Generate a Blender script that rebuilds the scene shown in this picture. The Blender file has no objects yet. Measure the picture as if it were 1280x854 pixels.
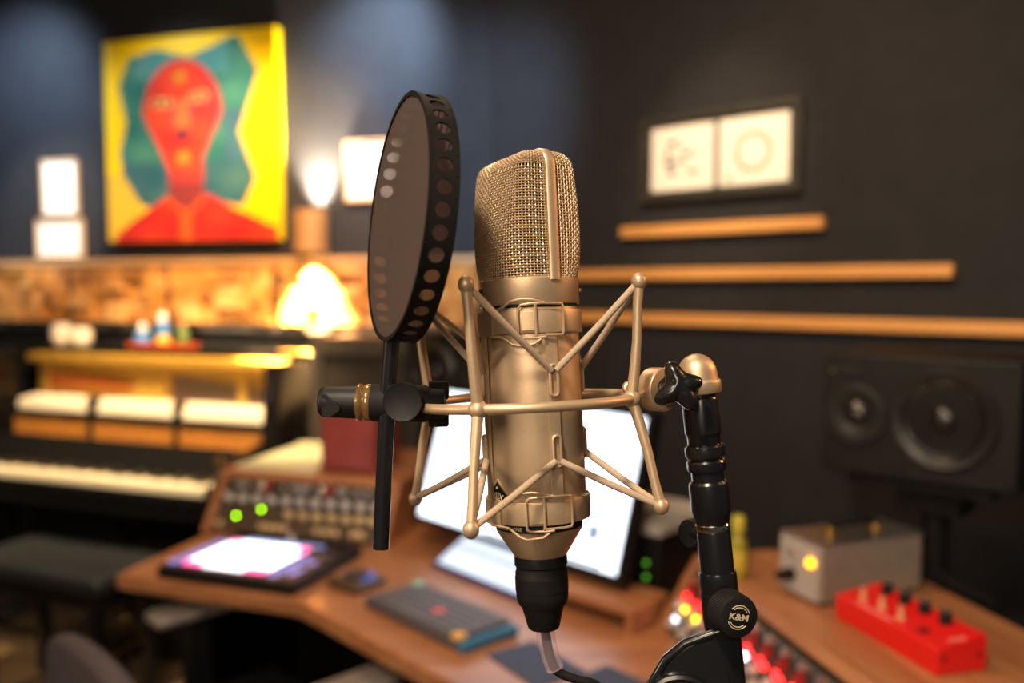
import bpy, bmesh, math, random
from mathutils import Vector, Matrix
PI = math.pi
R = math.radians
random.seed(7)
SC = bpy.context.scene
COL = SC.collection

# ------------------------------------------------------------------ camera, world, lights, exposure
FPX, CXP, CYP = 1100.0, 640.0, 427.0
CAMP = Vector((0, 0, 1.35))
PITCH = math.atan(69 / FPX)
cd = bpy.data.cameras.new('camera')
cam = bpy.data.objects.new('camera', cd)
COL.objects.link(cam)
cam.location = CAMP
cam.rotation_euler = (PI / 2 - PITCH, 0, 0)
cd.sensor_width = 36
cd.lens = FPX / 1280 * 36
cd.clip_start = 0.02
cd.dof.use_dof = True
cd.dof.focus_distance = 0.478
cd.dof.aperture_fstop = 3.6
SC.camera = cam

SC.view_settings.view_transform = 'Standard'
SC.view_settings.look = 'None'
SC.view_settings.gamma = 1
SC.view_settings.use_curve_mapping = False
SC.view_settings.exposure = 0.0

wd = bpy.data.worlds.new('world')
SC.world = wd
wd.use_nodes = True
wd.node_tree.nodes['Background'].inputs[0].default_value = (0.82, 0.90, 1.0, 1)
wd.node_tree.nodes['Background'].inputs[1].default_value = 0.06


def light(name, kind, loc, target, power, color, size=0.1, angle=60, blend=0.5, size_y=None):
    d = bpy.data.lights.new(name, kind)
    d.energy = power
    d.color = color
    if kind == 'AREA':
        d.size = size
        if size_y:
            d.shape = 'RECTANGLE'
            d.size_y = size_y
    else:
        d.shadow_soft_size = size
    if kind == 'SPOT':
        d.spot_size = R(angle)
        d.spot_blend = blend
    o = bpy.data.objects.new(name, d)
    COL.objects.link(o)
    o.location = loc
    o.rotation_euler = (Vector(target) - Vector(loc)).to_track_quat('-Z', 'Y').to_euler()
    return o


WARM = (1.0, 0.70, 0.42)
AMBER = (1.0, 0.56, 0.22)
COOL = (0.55, 0.74, 1.0)
CEIL = 2.62
# studio ceiling lamps, plus unseen lights added to brighten parts of the scene
light('key_ceiling_lamp', 'AREA', (-0.38, -0.30, 2.45), (0.0, 0.5, 1.30), 33, (1.0, 0.81, 0.60), 0.14)
light('front_fill', 'AREA', (-0.36, -0.95, 1.80), (0.0, 0.5, 1.25), 13, (1.0, 0.78, 0.56), 0.55)  # low fill added behind the camera, no ceiling fixture
light('left_fill', 'AREA', (-1.5, 0.15, 1.65), (0.0, 0.5, 1.28), 10, (1.0, 0.74, 0.50), 0.5)  # unseen fill added to lift the left of microphone and pop filter
light('amber_side_spot', 'SPOT', (1.5, 0.80, 1.95), (0.0, 0.5, 1.22), 52, (1.0, 0.42, 0.15), 0.12, 14, 0.6)
light('desk_ceiling_lamp', 'AREA', (-0.25, 1.45, 2.58), (-0.2, 1.9, 0.7), 17, (1.0, 0.66, 0.44), 0.5)
light('right_ceiling_lamp', 'AREA', (1.0, 0.45, 2.3), (0.55, 1.4, 0.85), 1.5, (1.0, 0.58, 0.26), 0.4)
light('painting_spot', 'SPOT', (-1.15, 2.3, 2.58), (-1.33, 3.6, 1.95), 72, (1.0, 0.92, 0.80), 0.04, 40, 0.7)
light('print_spot', 'SPOT', (-1.75, 2.6, 2.58), (-1.98, 3.75, 1.70), 150, (1.0, 0.88, 0.74), 0.04, 26, 0.8)
light('piano_spot', 'SPOT', (-1.0, 2.15, 2.58), (-1.25, 3.1, 0.95), 440, (1.0, 0.74, 0.40), 0.05, 48, 0.8)
light('bay_spot', 'SPOT', (-0.75, 2.35, 2.58), (-0.60, 2.58, 0.86), 150, (1.0, 0.84, 0.50), 0.04, 17, 0.7)
light('cool_wall_spot', 'SPOT', (-0.42, 2.85, 2.58), (-0.50, 3.36, 2.22), 150, COOL, 0.06, 62, 1.0)
light('cool_corner_spot', 'SPOT', (-2.0, 3.30, 2.58), (-2.10, 3.85, 2.05), 90, COOL, 0.06, 95, 1.0)
light('cool_back_spot', 'SPOT', (-0.1, 1.9, 2.58), (-0.20, 3.25, 1.85), 260, COOL, 0.08, 44, 1.0)
light('panel_wash', 'SPOT', (-0.7, 2.55, 2.58), (-1.05, 3.5, 1.32), 260, AMBER, 0.05, 70, 0.8)
light('frame_spot', 'SPOT', (0.1, 1.7, 2.55), (0.58, 2.55, 1.75), 62, (1.0, 0.78, 0.52), 0.04, 30, 0.9)
light('wall_slat_spot', 'SPOT', (0.15, 1.2, 2.55), (0.78, 2.35, 1.45), 62, (1.0, 0.62, 0.30), 0.06, 70, 1.0)
light('floor_spot', 'SPOT', (-2.3, 2.0, 2.0), (-1.78, 3.12, 0.0), 110, (1.0, 0.74, 0.45), 0.06, 26, 0.9)


# ------------------------------------------------------------------ pixel rays meeting real planes (surveying aid)
FW = Vector((0, math.cos(PITCH), -math.sin(PITCH)))
RT = Vector((1, 0, 0))
UP = RT.cross(FW)


def ray(x, y):
    return FW + RT * ((x - CXP) / FPX) - UP * ((y - CYP) / FPX)


def on_z(x, y, z):
    r = ray(x, y)
    return CAMP + r * ((z - CAMP.z) / r.z)


def dep(x, y, d):
    return CAMP + ray(x, y) * d


def on_plane(x, y, p, n):
    r = ray(x, y)
    return CAMP + r * ((Vector(p) - CAMP).dot(n) / r.dot(n))


def frame(o, x, y, z):
    x, y, z = Vector(x).normalized(), Vector(y).normalized(), Vector(z).normalized()
    return Matrix(((x.x, y.x, z.x, o[0]), (x.y, y.y, z.y, o[1]), (x.z, y.z, z.z, o[2]), (0, 0, 0, 1)))


def zframe(o, z, xhint=(1, 0, 0)):
    z = Vector(z).normalized()
    x = Vector(xhint)
    x = (x - z * x.dot(z)).normalized()
    return frame(o, x, z.cross(x), z)


def T(x, y, z, rz=0.0):
    return Matrix.Translation((x, y, z)) @ Matrix.Rotation(rz, 4, 'Z')


# ------------------------------------------------------------------ mesh builder
class MB:
    def __init__(s):
        s.v, s.f, s.m = [], [], []

    def add(s, vs, fs, M=None, mi=0):
        b = len(s.v)
        for p in vs:
            p = Vector(p)
            s.v.append(M @ p if M else p)
        for f in fs:
            s.f.append([b + i for i in f])
            s.m.append(mi)
        return s

    def box(s, c, d, M=None, mi=0):
        x, y, z = d[0] / 2, d[1] / 2, d[2] / 2
        vs = [(c[0] + i * x, c[1] + j * y, c[2] + k * z) for i in (-1, 1) for j in (-1, 1) for k in (-1, 1)]
        return s.add(vs, [(0, 1, 3, 2), (4, 6, 7, 5), (0, 4, 5, 1), (2, 3, 7, 6), (0, 2, 6, 4), (1, 5, 7, 3)], M, mi)

    def lathe(s, prof, seg=32, M=None, mi=0):
        vs, fs = [], []
        n = len(prof)
        for r, z in prof:
            for k in range(seg):
                a = 2 * PI * k / seg
                vs.append((r * math.cos(a), r * math.sin(a), z))
        for i in range(n - 1):
            for k in range(seg):
                k2 = (k + 1) % seg
                fs.append((i * seg + k, i * seg + k2, (i + 1) * seg + k2, (i + 1) * seg + k))
        if prof[0][0] > 1e-6:
            fs.append(tuple(range(seg - 1, -1, -1)))
        if prof[-1][0] > 1e-6:
            fs.append(tuple((n - 1) * seg + k for k in range(seg)))
        return s.add(vs, fs, M, mi)

    def ringlathe(s, prof, seg=48, M=None, mi=0):      # closed profile (a torus-like ring)
        vs, fs = [], []
        n = len(prof)
        for r, z in prof:
            for k in range(seg):
                a = 2 * PI * k / seg
                vs.append((r * math.cos(a), r * math.sin(a), z))
        for i in range(n):
            j = (i + 1) % n
            for k in range(seg):
                k2 = (k + 1) % seg
                fs.append((i * seg + k, i * seg + k2, j * seg + k2, j * seg + k))
        return s.add(vs, fs, M, mi)

    def tube(s, pts, r, seg=10, closed=False, M=None, mi=0, flat=None):
        pts = [Vector(p) for p in pts]
        n = len(pts)
        rs = r if isinstance(r, (list, tuple)) else [r] * n
        tg = []
        for i in range(n):
            if closed:
                t = pts[(i + 1) % n] - pts[i - 1]
            else:
                t = pts[min(i + 1, n - 1)] - pts[max(i - 1, 0)]
            tg.append(t.normalized())
        h = Vector((0, 0, 1)) if abs(tg[0].z) < 0.9 else Vector((1, 0, 0))
        nx = (h - tg[0] * h.dot(tg[0])).normalized()
        vs, fs = [], []
        for i in range(n):
            nx = (nx - tg[i] * nx.dot(tg[i])).normalized()
            ny = tg[i].cross(nx)
            for k in range(seg):
                a = 2 * PI * k / seg
                q = 1.0 if flat is None else flat
                vs.append(pts[i] + (nx * math.cos(a) + ny * math.sin(a) * q) * rs[i])
        for i in range(n if closed else n - 1):
            j = (i + 1) % n
            for k in range(seg):
                k2 = (k + 1) % seg
                fs.append((i * seg + k, i * seg + k2, j * seg + k2, j * seg + k))
        if not closed:
            fs.append(tuple(range(seg - 1, -1, -1)))
            fs.append(tuple((n - 1) * seg + k for k in range(seg)))
        return s.add(vs, fs, M, mi)

    def sphere(s, c, r, seg=16, rings=10, sc=(1, 1, 1), M=None, mi=0):
        prof = []
        for i in range(rings + 1):
            a = -PI / 2 + PI * i / rings
            prof.append((max(r * math.cos(a), 0.0), r * math.sin(a)))
        X = Matrix.Translation(c) @ Matrix.Diagonal((sc[0], sc[1], sc[2], 1))
        prof[0] = (r * 0.02, prof[0][1])
        prof[-1] = (r * 0.02, prof[-1][1])
        return s.lathe(prof, seg, (M @ X) if M else X, mi)

    def prism(s, poly, z0, z1, M=None, mi=0):
        n = len(poly)
        vs = [(p[0], p[1], z0) for p in poly] + [(p[0], p[1], z1) for p in poly]
        fs = [tuple(range(n - 1, -1, -1)), tuple(range(n, 2 * n))]
        for i in range(n):
            j = (i + 1) % n
            fs.append((i, j, n + j, n + i))
        return s.add(vs, fs, M, mi)

    def build(s, name, mat, parent=None, bevel=0.0, smooth=38, segs=2):
        me = bpy.data.meshes.new(name)
        me.from_pydata([tuple(p) for p in s.v], [], s.f)
        mats = mat if isinstance(mat, (list, tuple)) else [mat]
        for m in mats:
            me.materials.append(m)
        for i, p in enumerate(me.polygons):
            p.material_index = s.m[i]
        bm = bmesh.new()
        bm.from_mesh(me)
        bmesh.ops.recalc_face_normals(bm, faces=bm.faces)
        if smooth:
            lim = R(smooth)
            for f in bm.faces:
                f.smooth = True
            for e in bm.edges:
                e.smooth = len(e.link_faces) == 2 and e.calc_face_angle(0) < lim
        bm.to_mesh(me)
        bm.free()
        o = bpy.data.objects.new(name, me)
        COL.objects.link(o)
        if parent:
            o.parent = parent
        if bevel:
            b = o.modifiers.new('edge', 'BEVEL')
            b.width = bevel
            b.segments = segs
            b.limit_method = 'ANGLE'
            b.angle_limit = R(40)
            b.use_clamp_overlap = True
        return o


def thing(name, label, cat, M=None, group=None):
    o = bpy.data.objects.new(name, None)
    COL.objects.link(o)
    o.empty_display_size = 0.02
    if M is not None:
        o.matrix_world = M
    return tag(o, label, cat, group)


def tag(o, label, cat, group=None):
    o['label'] = label
    o['category'] = cat
    if group:
        o['group'] = group
    return o


def struct(o):
    o['kind'] = 'structure'
    return o


def copy_tree(o, parent=None):
    c = o.copy()
    COL.objects.link(c)
    if parent:
        c.parent = parent
    for ch in list(o.children):
        copy_tree(ch, c)
    return c


def text_mb(body, size, depth, bold=0.0, shear=0.0, align='CENTER'):
    cu = bpy.data.curves.new('text', 'FONT')
    cu.body = body
    cu.size = size
    cu.extrude = depth / 2
    cu.offset = bold
    cu.shear = shear
    cu.align_x = align
    cu.align_y = 'CENTER'
    cu.resolution_u = 4
    o = bpy.data.objects.new('text', cu)
    COL.objects.link(o)
    dg = bpy.context.evaluated_depsgraph_get()
    me = bpy.data.meshes.new_from_object(o.evaluated_get(dg))
    vs = [v.co.copy() for v in me.vertices]
    fs = [tuple(p.vertices) for p in me.polygons]
    bpy.data.objects.remove(o)
    bpy.data.meshes.remove(me)
    return vs, fs


# ------------------------------------------------------------------ materials
def mat(name, col, rough=0.5, metal=0.0, emit=None, strength=0.0, coat=0.0, vary=0.06, scale=30.0, bump=0.0, spec=0.5, trans=0.0):
    m = bpy.data.materials.new(name)
    m.use_nodes = True
    nt = m.node_tree
    b = nt.nodes['Principled BSDF']
    b.inputs['Roughness'].default_value = rough
    b.inputs['Metallic'].default_value = metal
    b.inputs['Coat Weight'].default_value = coat
    b.inputs['Coat Roughness'].default_value = 0.06
    b.inputs['Specular IOR Level'].default_value = spec
    b.inputs['Transmission Weight'].default_value = trans
    b.inputs['Base Color'].default_value = (*col, 1)
    tc = nt.nodes.new('ShaderNodeTexCoord')
    nz = nt.nodes.new('ShaderNodeTexNoise')
    nz.inputs['Scale'].default_value = scale
    nz.inputs['Detail'].default_value = 4
    nt.links.new(tc.outputs['Object'], nz.inputs['Vector'])
    if vary:
        rp = nt.nodes.new('ShaderNodeValToRGB')
        rp.color_ramp.elements[0].position = 0.3
        rp.color_ramp.elements[1].position = 0.7
        rp.color_ramp.elements[0].color = (*[c * (1 - vary) for c in col], 1)
        rp.color_ramp.elements[1].color = (*[min(1, c * (1 + vary)) for c in col], 1)
        nt.links.new(nz.outputs['Fac'], rp.inputs['Fac'])
        nt.links.new(rp.outputs['Color'], b.inputs['Base Color'])
    if bump:
        bp = nt.nodes.new('ShaderNodeBump')
        bp.inputs['Strength'].default_value = bump
        bp.inputs['Distance'].default_value = 0.001
        nt.links.new(nz.outputs['Fac'], bp.inputs['Height'])
        nt.links.new(bp.outputs['Normal'], b.inputs['Normal'])
    if emit:
        b.inputs['Emission Color'].default_value = (*emit, 1)
        b.inputs['Emission Strength'].default_value = strength
    return m


def wood(name, dark, light_, rough=0.42, stretch=(2.0, 22.0, 22.0), coat=0.1):
    m = bpy.data.materials.new(name)
    m.use_nodes = True
    nt = m.node_tree
    b = nt.nodes['Principled BSDF']
    b.inputs['Roughness'].default_value = rough
    b.inputs['Coat Weight'].default_value = coat
    tc = nt.nodes.new('ShaderNodeTexCoord')
    mp = nt.nodes.new('ShaderNodeMapping')
    mp.inputs['Scale'].default_value = stretch
    nz = nt.nodes.new('ShaderNodeTexNoise')
    nz.inputs['Scale'].default_value = 1.6
    nz.inputs['Detail'].default_value = 6
    nz.inputs['Distortion'].default_value = 0.7
    rp = nt.nodes.new('ShaderNodeValToRGB')
    rp.color_ramp.elements[0].position = 0.32
    rp.color_ramp.elements[1].position = 0.68
    rp.color_ramp.elements[0].color = (*dark, 1)
    rp.color_ramp.elements[1].color = (*light_, 1)
    nt.links.new(tc.outputs['Object'], mp.inputs['Vector'])
    nt.links.new(mp.outputs['Vector'], nz.inputs['Vector'])
    nt.links.new(nz.outputs['Fac'], rp.inputs['Fac'])
    nt.links.new(rp.outputs['Color'], b.inputs['Base Color'])
    return m


def sheer(name, col, alpha, rough=0.9, through=0.5):
    # thin woven or clear sheet: part diffuse, part diffuse transmission, part see-through
    m = bpy.data.materials.new(name)
    m.use_nodes = True
    nt = m.node_tree
    nt.nodes.remove(nt.nodes['Principled BSDF'])
    out = nt.nodes['Material Output']
    df, tr, tp = nt.nodes.new('ShaderNodeBsdfDiffuse'), nt.nodes.new('ShaderNodeBsdfTranslucent'), nt.nodes.new('ShaderNodeBsdfTransparent')
    m1, m2 = nt.nodes.new('ShaderNodeMixShader'), nt.nodes.new('ShaderNodeMixShader')
    nz = nt.nodes.new('ShaderNodeTexNoise')
    nz.inputs['Scale'].default_value = 700
    rp = nt.nodes.new('ShaderNodeValToRGB')
    rp.color_ramp.elements[0].color = (*[c * 0.88 for c in col], 1)
    rp.color_ramp.elements[1].color = (*[min(1, c * 1.12) for c in col], 1)
    tc = nt.nodes.new('ShaderNodeTexCoord')
    nt.links.new(tc.outputs['Object'], nz.inputs['Vector'])
    nt.links.new(nz.outputs['Fac'], rp.inputs['Fac'])
    nt.links.new(rp.outputs['Color'], df.inputs['Color'])
    nt.links.new(rp.outputs['Color'], tr.inputs['Color'])
    m1.inputs['Fac'].default_value = through
    nt.links.new(df.outputs[0], m1.inputs[1])
    nt.links.new(tr.outputs[0], m1.inputs[2])
    m2.inputs['Fac'].default_value = alpha
    nt.links.new(tp.outputs[0], m2.inputs[1])
    nt.links.new(m1.outputs[0], m2.inputs[2])
    nt.links.new(m2.outputs[0], out.inputs['Surface'])
    return m


M_WALL = mat('dark_wall_paint', (0.024, 0.0245, 0.028), 0.85, vary=0.10, scale=14, bump=0.15, spec=0.2)
M_CEIL = mat('ceiling_paint', (0.035, 0.034, 0.034), 0.9, spec=0.2)
M_FLOOR = wood('floor_boards', (0.10, 0.065, 0.035), (0.19, 0.12, 0.065), 0.5, (1.2, 9, 9))
M_NICKEL = mat('champagne_nickel', (0.60, 0.45, 0.295), 0.46, 0.75, vary=0.03, scale=400, bump=0.03)
M_NICKEL2 = mat('champagne_lacquer', (0.49, 0.362, 0.232), 0.45, 0.55, vary=0.04, scale=300)
M_ELASTIC = mat('beige_elastic', (0.42, 0.325, 0.235), 0.8, vary=0.05, scale=1500, bump=0.2, spec=0.2)
M_GRILLE = mat('grille_wire', (0.58, 0.425, 0.265), 0.45, 0.55, vary=0.05)
M_LINER = mat('grille_liner', (0.02, 0.014, 0.009), 0.8, vary=0.1)
M_BLACK = mat('black_plastic', (0.007, 0.007, 0.0075), 0.5, vary=0.1, spec=0.28)
M_RIM = mat('rim_black', (0.006, 0.0055, 0.005), 0.7, vary=0.1, spec=0.15)
M_RUBBER = mat('black_rubber', (0.0075, 0.007, 0.007), 0.62, vary=0.15, spec=0.22)
M_GLOSS = mat('black_lacquer', (0.008, 0.008, 0.009), 0.12, coat=0.5, vary=0.0)
M_STAND = mat('black_enamel', (0.007, 0.007, 0.008), 0.25, coat=0.25, vary=0.1)
M_BRASS = mat('brass', (0.78, 0.50, 0.16), 0.28, 1.0)
M_PLATE = mat('gold_bronze_paint', (0.60, 0.36, 0.06), 0.45, 0.4, vary=0.12, scale=8)
M_FELT = mat('white_felt', (0.85, 0.78, 0.66), 0.95, vary=0.06, scale=120)
M_SPRUCE = wood('action_wood', (0.40, 0.145, 0.025), (0.56, 0.235, 0.05), 0.5, (8, 40, 40))
M_IVORY = mat('ivory_keytops', (0.86, 0.78, 0.60), 0.25, coat=0.3, vary=0.03)
M_DESK = wood('desk_walnut', (0.30, 0.115, 0.045), (0.47, 0.20, 0.085), 0.38, (2.2, 20, 20))
M_SLAT = wood('oak_slat', (0.66, 0.31, 0.085), (0.84, 0.43, 0.14), 0.5, (3, 40, 40))
M_BLOCK = wood('reclaimed_blocks', (0.40, 0.15, 0.025), (0.80, 0.40, 0.11), 0.6, (9, 9, 9))
M_BLOCK2 = wood('dark_blocks', (0.22, 0.085, 0.02), (0.46, 0.21, 0.06), 0.6, (11, 11, 11))
M_BLOCK3 = wood('pale_blocks', (0.60, 0.30, 0.09), (0.82, 0.50, 0.20), 0.6, (7, 7, 7))
M_REDBOX = mat('oxblood_veneer', (0.27, 0.045, 0.032), 0.4, vary=0.15, scale=20)
M_RED = mat('red_enamel', (0.75, 0.010, 0.008), 0.35, coat=0.2, vary=0.02)
M_GREYMET = mat('grey_hammertone', (0.34, 0.29, 0.24), 0.45, 0.35, vary=0.1, scale=80)
M_SILVER = mat('brushed_silver', (0.72, 0.68, 0.63), 0.3, 1.0)
M_FACE = mat('gunmetal_faceplate', (0.06, 0.048, 0.040), 0.45, 0.4, vary=0.12)
M_FACE2 = mat('bronze_faceplate', (0.11, 0.075, 0.048), 0.45, 0.4, vary=0.12)
M_KNOBG = mat('grey_knob', (0.68, 0.63, 0.60), 0.3, 0.3)
M_KNOBGOLD = mat('champagne_knob', (0.86, 0.64, 0.36), 0.3, 0.5)
M_KNOBR = mat('dark_red_knob', (0.34, 0.012, 0.010), 0.4)
M_PAPER = mat('white_paper', (0.88, 0.85, 0.78), 0.8, vary=0.03)
M_CREAM = mat('cream_paper', (0.88, 0.80, 0.46), 0.75, vary=0.04)
M_INK = mat('ink', (0.05, 0.045, 0.04), 0.8)
M_PALEINK = mat('pale_ink', (0.30, 0.25, 0.17), 0.8)
M_FRAMEBLK = mat('black_frame_wood', (0.035, 0.032, 0.026), 0.4, vary=0.2)
M_FRAMEPALE = mat('pale_frame_wood', (0.62, 0.42, 0.24), 0.5)
M_SPK = mat('speaker_black', (0.009, 0.0085, 0.008), 0.5, vary=0.15, spec=0.3)
M_CONE = mat('speaker_cone', (0.012, 0.011, 0.010), 0.25, coat=0.3)
M_SURR = mat('speaker_surround', (0.016, 0.0145, 0.013), 0.34)
M_BENCH = mat('bench_leather', (0.020, 0.023, 0.028), 0.35, vary=0.15)
M_CHAIR = mat('chair_fabric', (0.075, 0.060, 0.066), 0.85, vary=0.12, scale=300)
M_ARM = mat('armrest_pad', (0.24, 0.205, 0.18), 0.45)
M_PAD = mat('blue_grey_mat', (0.045, 0.062, 0.115), 0.8, vary=0.1)
M_KEYCAP = mat('grey_keycaps', (0.115, 0.105, 0.115), 0.6)
M_KEYBASE = mat('keyboard_case', (0.085, 0.08, 0.085), 0.55)
M_BLUE = mat('blue_case', (0.03, 0.16, 0.30), 0.45)
M_MINT = mat('mint_keycap', (0.22, 0.62, 0.45), 0.5)
M_REDKEY = mat('red_keycap', (0.80, 0.06, 0.05), 0.5)
M_YELKEY = mat('yellow_keycap', (0.85, 0.42, 0.05), 0.5)
M_CLEAR = sheer('clear_sleeve', (0.80, 0.62, 0.74), 0.24, 0.2, 0.4)
M_AMBERCLR = mat('amber_ring', (0.55, 0.32, 0.13), 0.15, 0.8, vary=0.2, scale=300)
M_FABRIC = sheer('pop_mesh', (0.145, 0.108, 0.096), 0.93, through=0.55)
M_SCREEN = mat('lit_screen', (0.02, 0.02, 0.02), 0.3, emit=(0.86, 0.92, 1.0), strength=2.6, vary=0)
M_TSCREEN = mat('lit_tablet', (0.02, 0.02, 0.02), 0.3, emit=(0.80, 0.88, 1.0), strength=1.25, vary=0)
M_TABBLUE = mat('tablet_blue', (0.012, 0.04, 0.20), 0.35, vary=0.05)
M_SCRBLUE = mat('lit_blue', (0.02, 0.02, 0.02), 0.3, emit=(0.34, 0.50, 1.0), strength=0.9, vary=0)
M_SCRGREY = mat('lit_grey', (0.02, 0.02, 0.02), 0.3, emit=(0.42, 0.52, 0.70), strength=0.8, vary=0)
M_PADW = mat('lit_pad', (0.3, 0.3, 0.3), 0.4, emit=(0.95, 0.95, 1.0), strength=3.2, vary=0)
M_PADP = mat('lit_pink_pad', (0.3, 0.1, 0.2), 0.4, emit=(1.0, 0.10, 0.32), strength=2.6, vary=0)
M_BTN = mat('lit_violet_button', (0.1, 0.1, 0.15), 0.4, emit=(0.36, 0.36, 1.0), strength=0.9, vary=0)
M_BTNDIM = mat('dim_button', (0.10, 0.10, 0.14), 0.4)
M_LEDG = mat('green_led', (0.1, 0.3, 0.0), 0.4, emit=(0.42, 1.0, 0.0), strength=14, vary=0)
M_LEDGD = mat('dim_green_led', (0.05, 0.2, 0.02), 0.4, emit=(0.10, 0.42, 0.02), strength=1.3, vary=0)
M_LEDR = mat('red_led', (0.4, 0.0, 0.0), 0.4, emit=(1.0, 0.02, 0.02), strength=7, vary=0)
M_LEDY = mat('yellow_led', (0.4, 0.3, 0.0), 0.4, emit=(1.0, 0.62, 0.0), strength=9, vary=0)
M_LEDW = mat('white_led', (0.4, 0.4, 0.4), 0.4, emit=(0.78, 0.84, 1.0), strength=9, vary=0)
M_LEDA = mat('amber_lamp', (0.5, 0.2, 0.0), 0.4, emit=(1.0, 0.30, 0.0), strength=9, vary=0)
M_GLASSJ = mat('frosted_glass', (0.90, 0.82, 0.72), 0.4, vary=0.03)
M_WAX = mat('candle_wax', (0.90, 0.55, 0.18), 0.6, vary=0.04)
M_TRAY = mat('red_lacquer_tray', (0.42, 0.07, 0.02), 0.35)
M_FIGB = mat('blue_glaze', (0.06, 0.22, 0.60), 0.25, vary=0.3, scale=40)
M_FIGW = mat('white_glaze', (0.75, 0.75, 0.78), 0.3)
M_FIGG = mat('green_glaze', (0.10, 0.17, 0.06), 0.3, vary=0.3, scale=40)
M_FIGY = mat('ochre_glaze', (0.72, 0.48, 0.08), 0.35)
M_FIGR = mat('rust_glaze', (0.60, 0.20, 0.10), 0.4)
M_BOTTLE = mat('olive_bottle', (0.34, 0.30, 0.03), 0.3, vary=0.1)
M_SLAB = mat('grey_slab', (0.42, 0.39, 0.36), 0.6)
M_SCONCE = mat('sconce_copper', (0.42, 0.24, 0.11), 0.5, 0.3)
M_BULB = mat('sconce_bulb', (0.5, 0.4, 0.2), 0.4, emit=(1.0, 0.66, 0.28), strength=22, vary=0)
M_CAB = mat('grey_cabinet', (0.055, 0.046, 0.038), 0.6, vary=0.1)
M_GRILLCLOTH = mat('grille_cloth', (0.035, 0.028, 0.022), 0.9, vary=0.2, scale=200)
M_GOLDTXT = mat('gold_print', (0.72, 0.60, 0.42), 0.4, 0.3)
M_CHROME = mat('chrome_ring', (0.75, 0.68, 0.55), 0.15, 1.0)
M_GREYRAIL = mat('grey_rail_paint', (0.11, 0.105, 0.115), 0.6)
M_PALERAIL = wood('pale_rail', (0.40, 0.235, 0.11), (0.54, 0.34, 0.17), 0.5, (3, 30, 30))

# ------------------------------------------------------------------ room shell
ANG_B = R(17.0)
BD = Vector((math.cos(ANG_B), -math.sin(ANG_B), 0))          # along the back wall
BN = Vector((-math.sin(ANG_B), -math.cos(ANG_B), 0))         # out of the back wall
BP = Vector((-0.64, 3.40, 0))
CORNER = Vector((-0.079, 3.229, 0))
ANG_R = R(42.8)
RD = Vector((math.cos(ANG_R), -math.sin(ANG_R), 0))
RN = Vector((-math.sin(ANG_R), -math.cos(ANG_R), 0))


def wall(name, p0, p1, n):
    d = (p1 - p0)
    L = d.length
    M = frame(p0, d, -n, (0, 0, 1))
    mb = MB().box((L / 2, 0.06, CEIL / 2), (L, 0.12, CEIL))
    o = mb.build(name, M_WALL)
    o.matrix_world = M
    return struct(o)


wall('wall_back', CORNER - BD * 3.2, CORNER, BN)
wall('wall_left', Vector((-3.14, -1.5, 0)), Vector((-3.14, 4.10, 0)), Vector((1, 0, 0)))
wall('wall_right', CORNER, CORNER + RD * 3.6, RN)
struct(MB().prism([(-4, -1.5), (3.5, -1.5), (3.5, 3), (-0.0, 4.2), (-4, 5.2)], -0.1, 0).build('floor', M_FLOOR))
struct(MB().prism([(-4, -1.5), (3.5, -1.5), (3.5, 3), (-0.0, 4.2), (-4, 5.2)], CEIL, CEIL + 0.1).build('ceiling', M_CEIL))


def bw(x, y, off=0.0):
    return on_plane(x, y, CORNER + BN * off, BN)


def rw(x, y, off=0.0):
    return on_plane(x, y, CORNER + RN * off, RN)


# ------------------------------------------------------------------ wood diffuser panels along the back wall
PZ0, PZ1 = 1.195, 1.435
cs = (CORNER - BP).dot(BD)
psize = 0.42
proto = None
names = ['second', 'third', 'fourth', 'fifth', 'sixth']
plab = ['block mosaic panel ending at the room corner behind the microphone head',
        'block mosaic panel glowing under the wall lamp, behind the round pop screen',
        'block mosaic panel just left of the wall lamp pool of light',
        'block mosaic panel behind the coloured figurines on the piano',
        'block mosaic panel behind the white candle jars on the piano',
        'block mosaic panel at the dark left end of the piano']
j0, j1 = (bw(95, 370) - BP).dot(BD), (bw(219, 370) - BP).dot(BD)
pstep = j1 - j0
bounds = [j0 - 2 * pstep, j0 - pstep, j0, j1, j1 + pstep, j1 + 2 * pstep, min(j1 + 3 * pstep, cs - 0.012)]
bounds = [b for b in bounds if b < cs - 0.1] + [cs - 0.012]
pieces = list(zip(bounds[:-1], bounds[1:]))[::-1]
for k, (xl, xr) in enumerate(pieces):
    psize = xr - xl
    org = BP + BD * (xl + 0.008) + Vector((0, 0, PZ0))
    t = thing('wood_diffuser_panel', 'reddish-brown wooden ' + plab[k], 'wall panel', frame(org, BD, -BN, (0, 0, 1)), 'wooden block panels on the back wall')
    w = psize - 0.016
    MB().box((w / 2, -0.012, 0.12), (w, 0.022, 0.24)).build('backing_board', M_FRAMEBLK, t)
    mb = MB()
    x = 0.012
    while x < w - 0.02:
        bwid = random.choice([0.05, 0.08, 0.11])
        bwid = min(bwid, w - 0.012 - x)
        z = 0.008
        while z < 0.225:
            bh = random.choice([0.045, 0.06, 0.085])
            bh = min(bh, 0.232 - z)
            dth = random.uniform(0.012, 0.05)
            mb.box((x + bwid / 2, -0.022 - dth / 2, z + bh / 2), (bwid - 0.002, dth, bh - 0.002), mi=random.choice([0, 0, 1, 2, 0]))
            z += bh
        x += bwid
    mb.build('mosaic_blocks', [M_BLOCK, M_BLOCK2, M_BLOCK3], t)
L0 = bounds[0]
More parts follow.
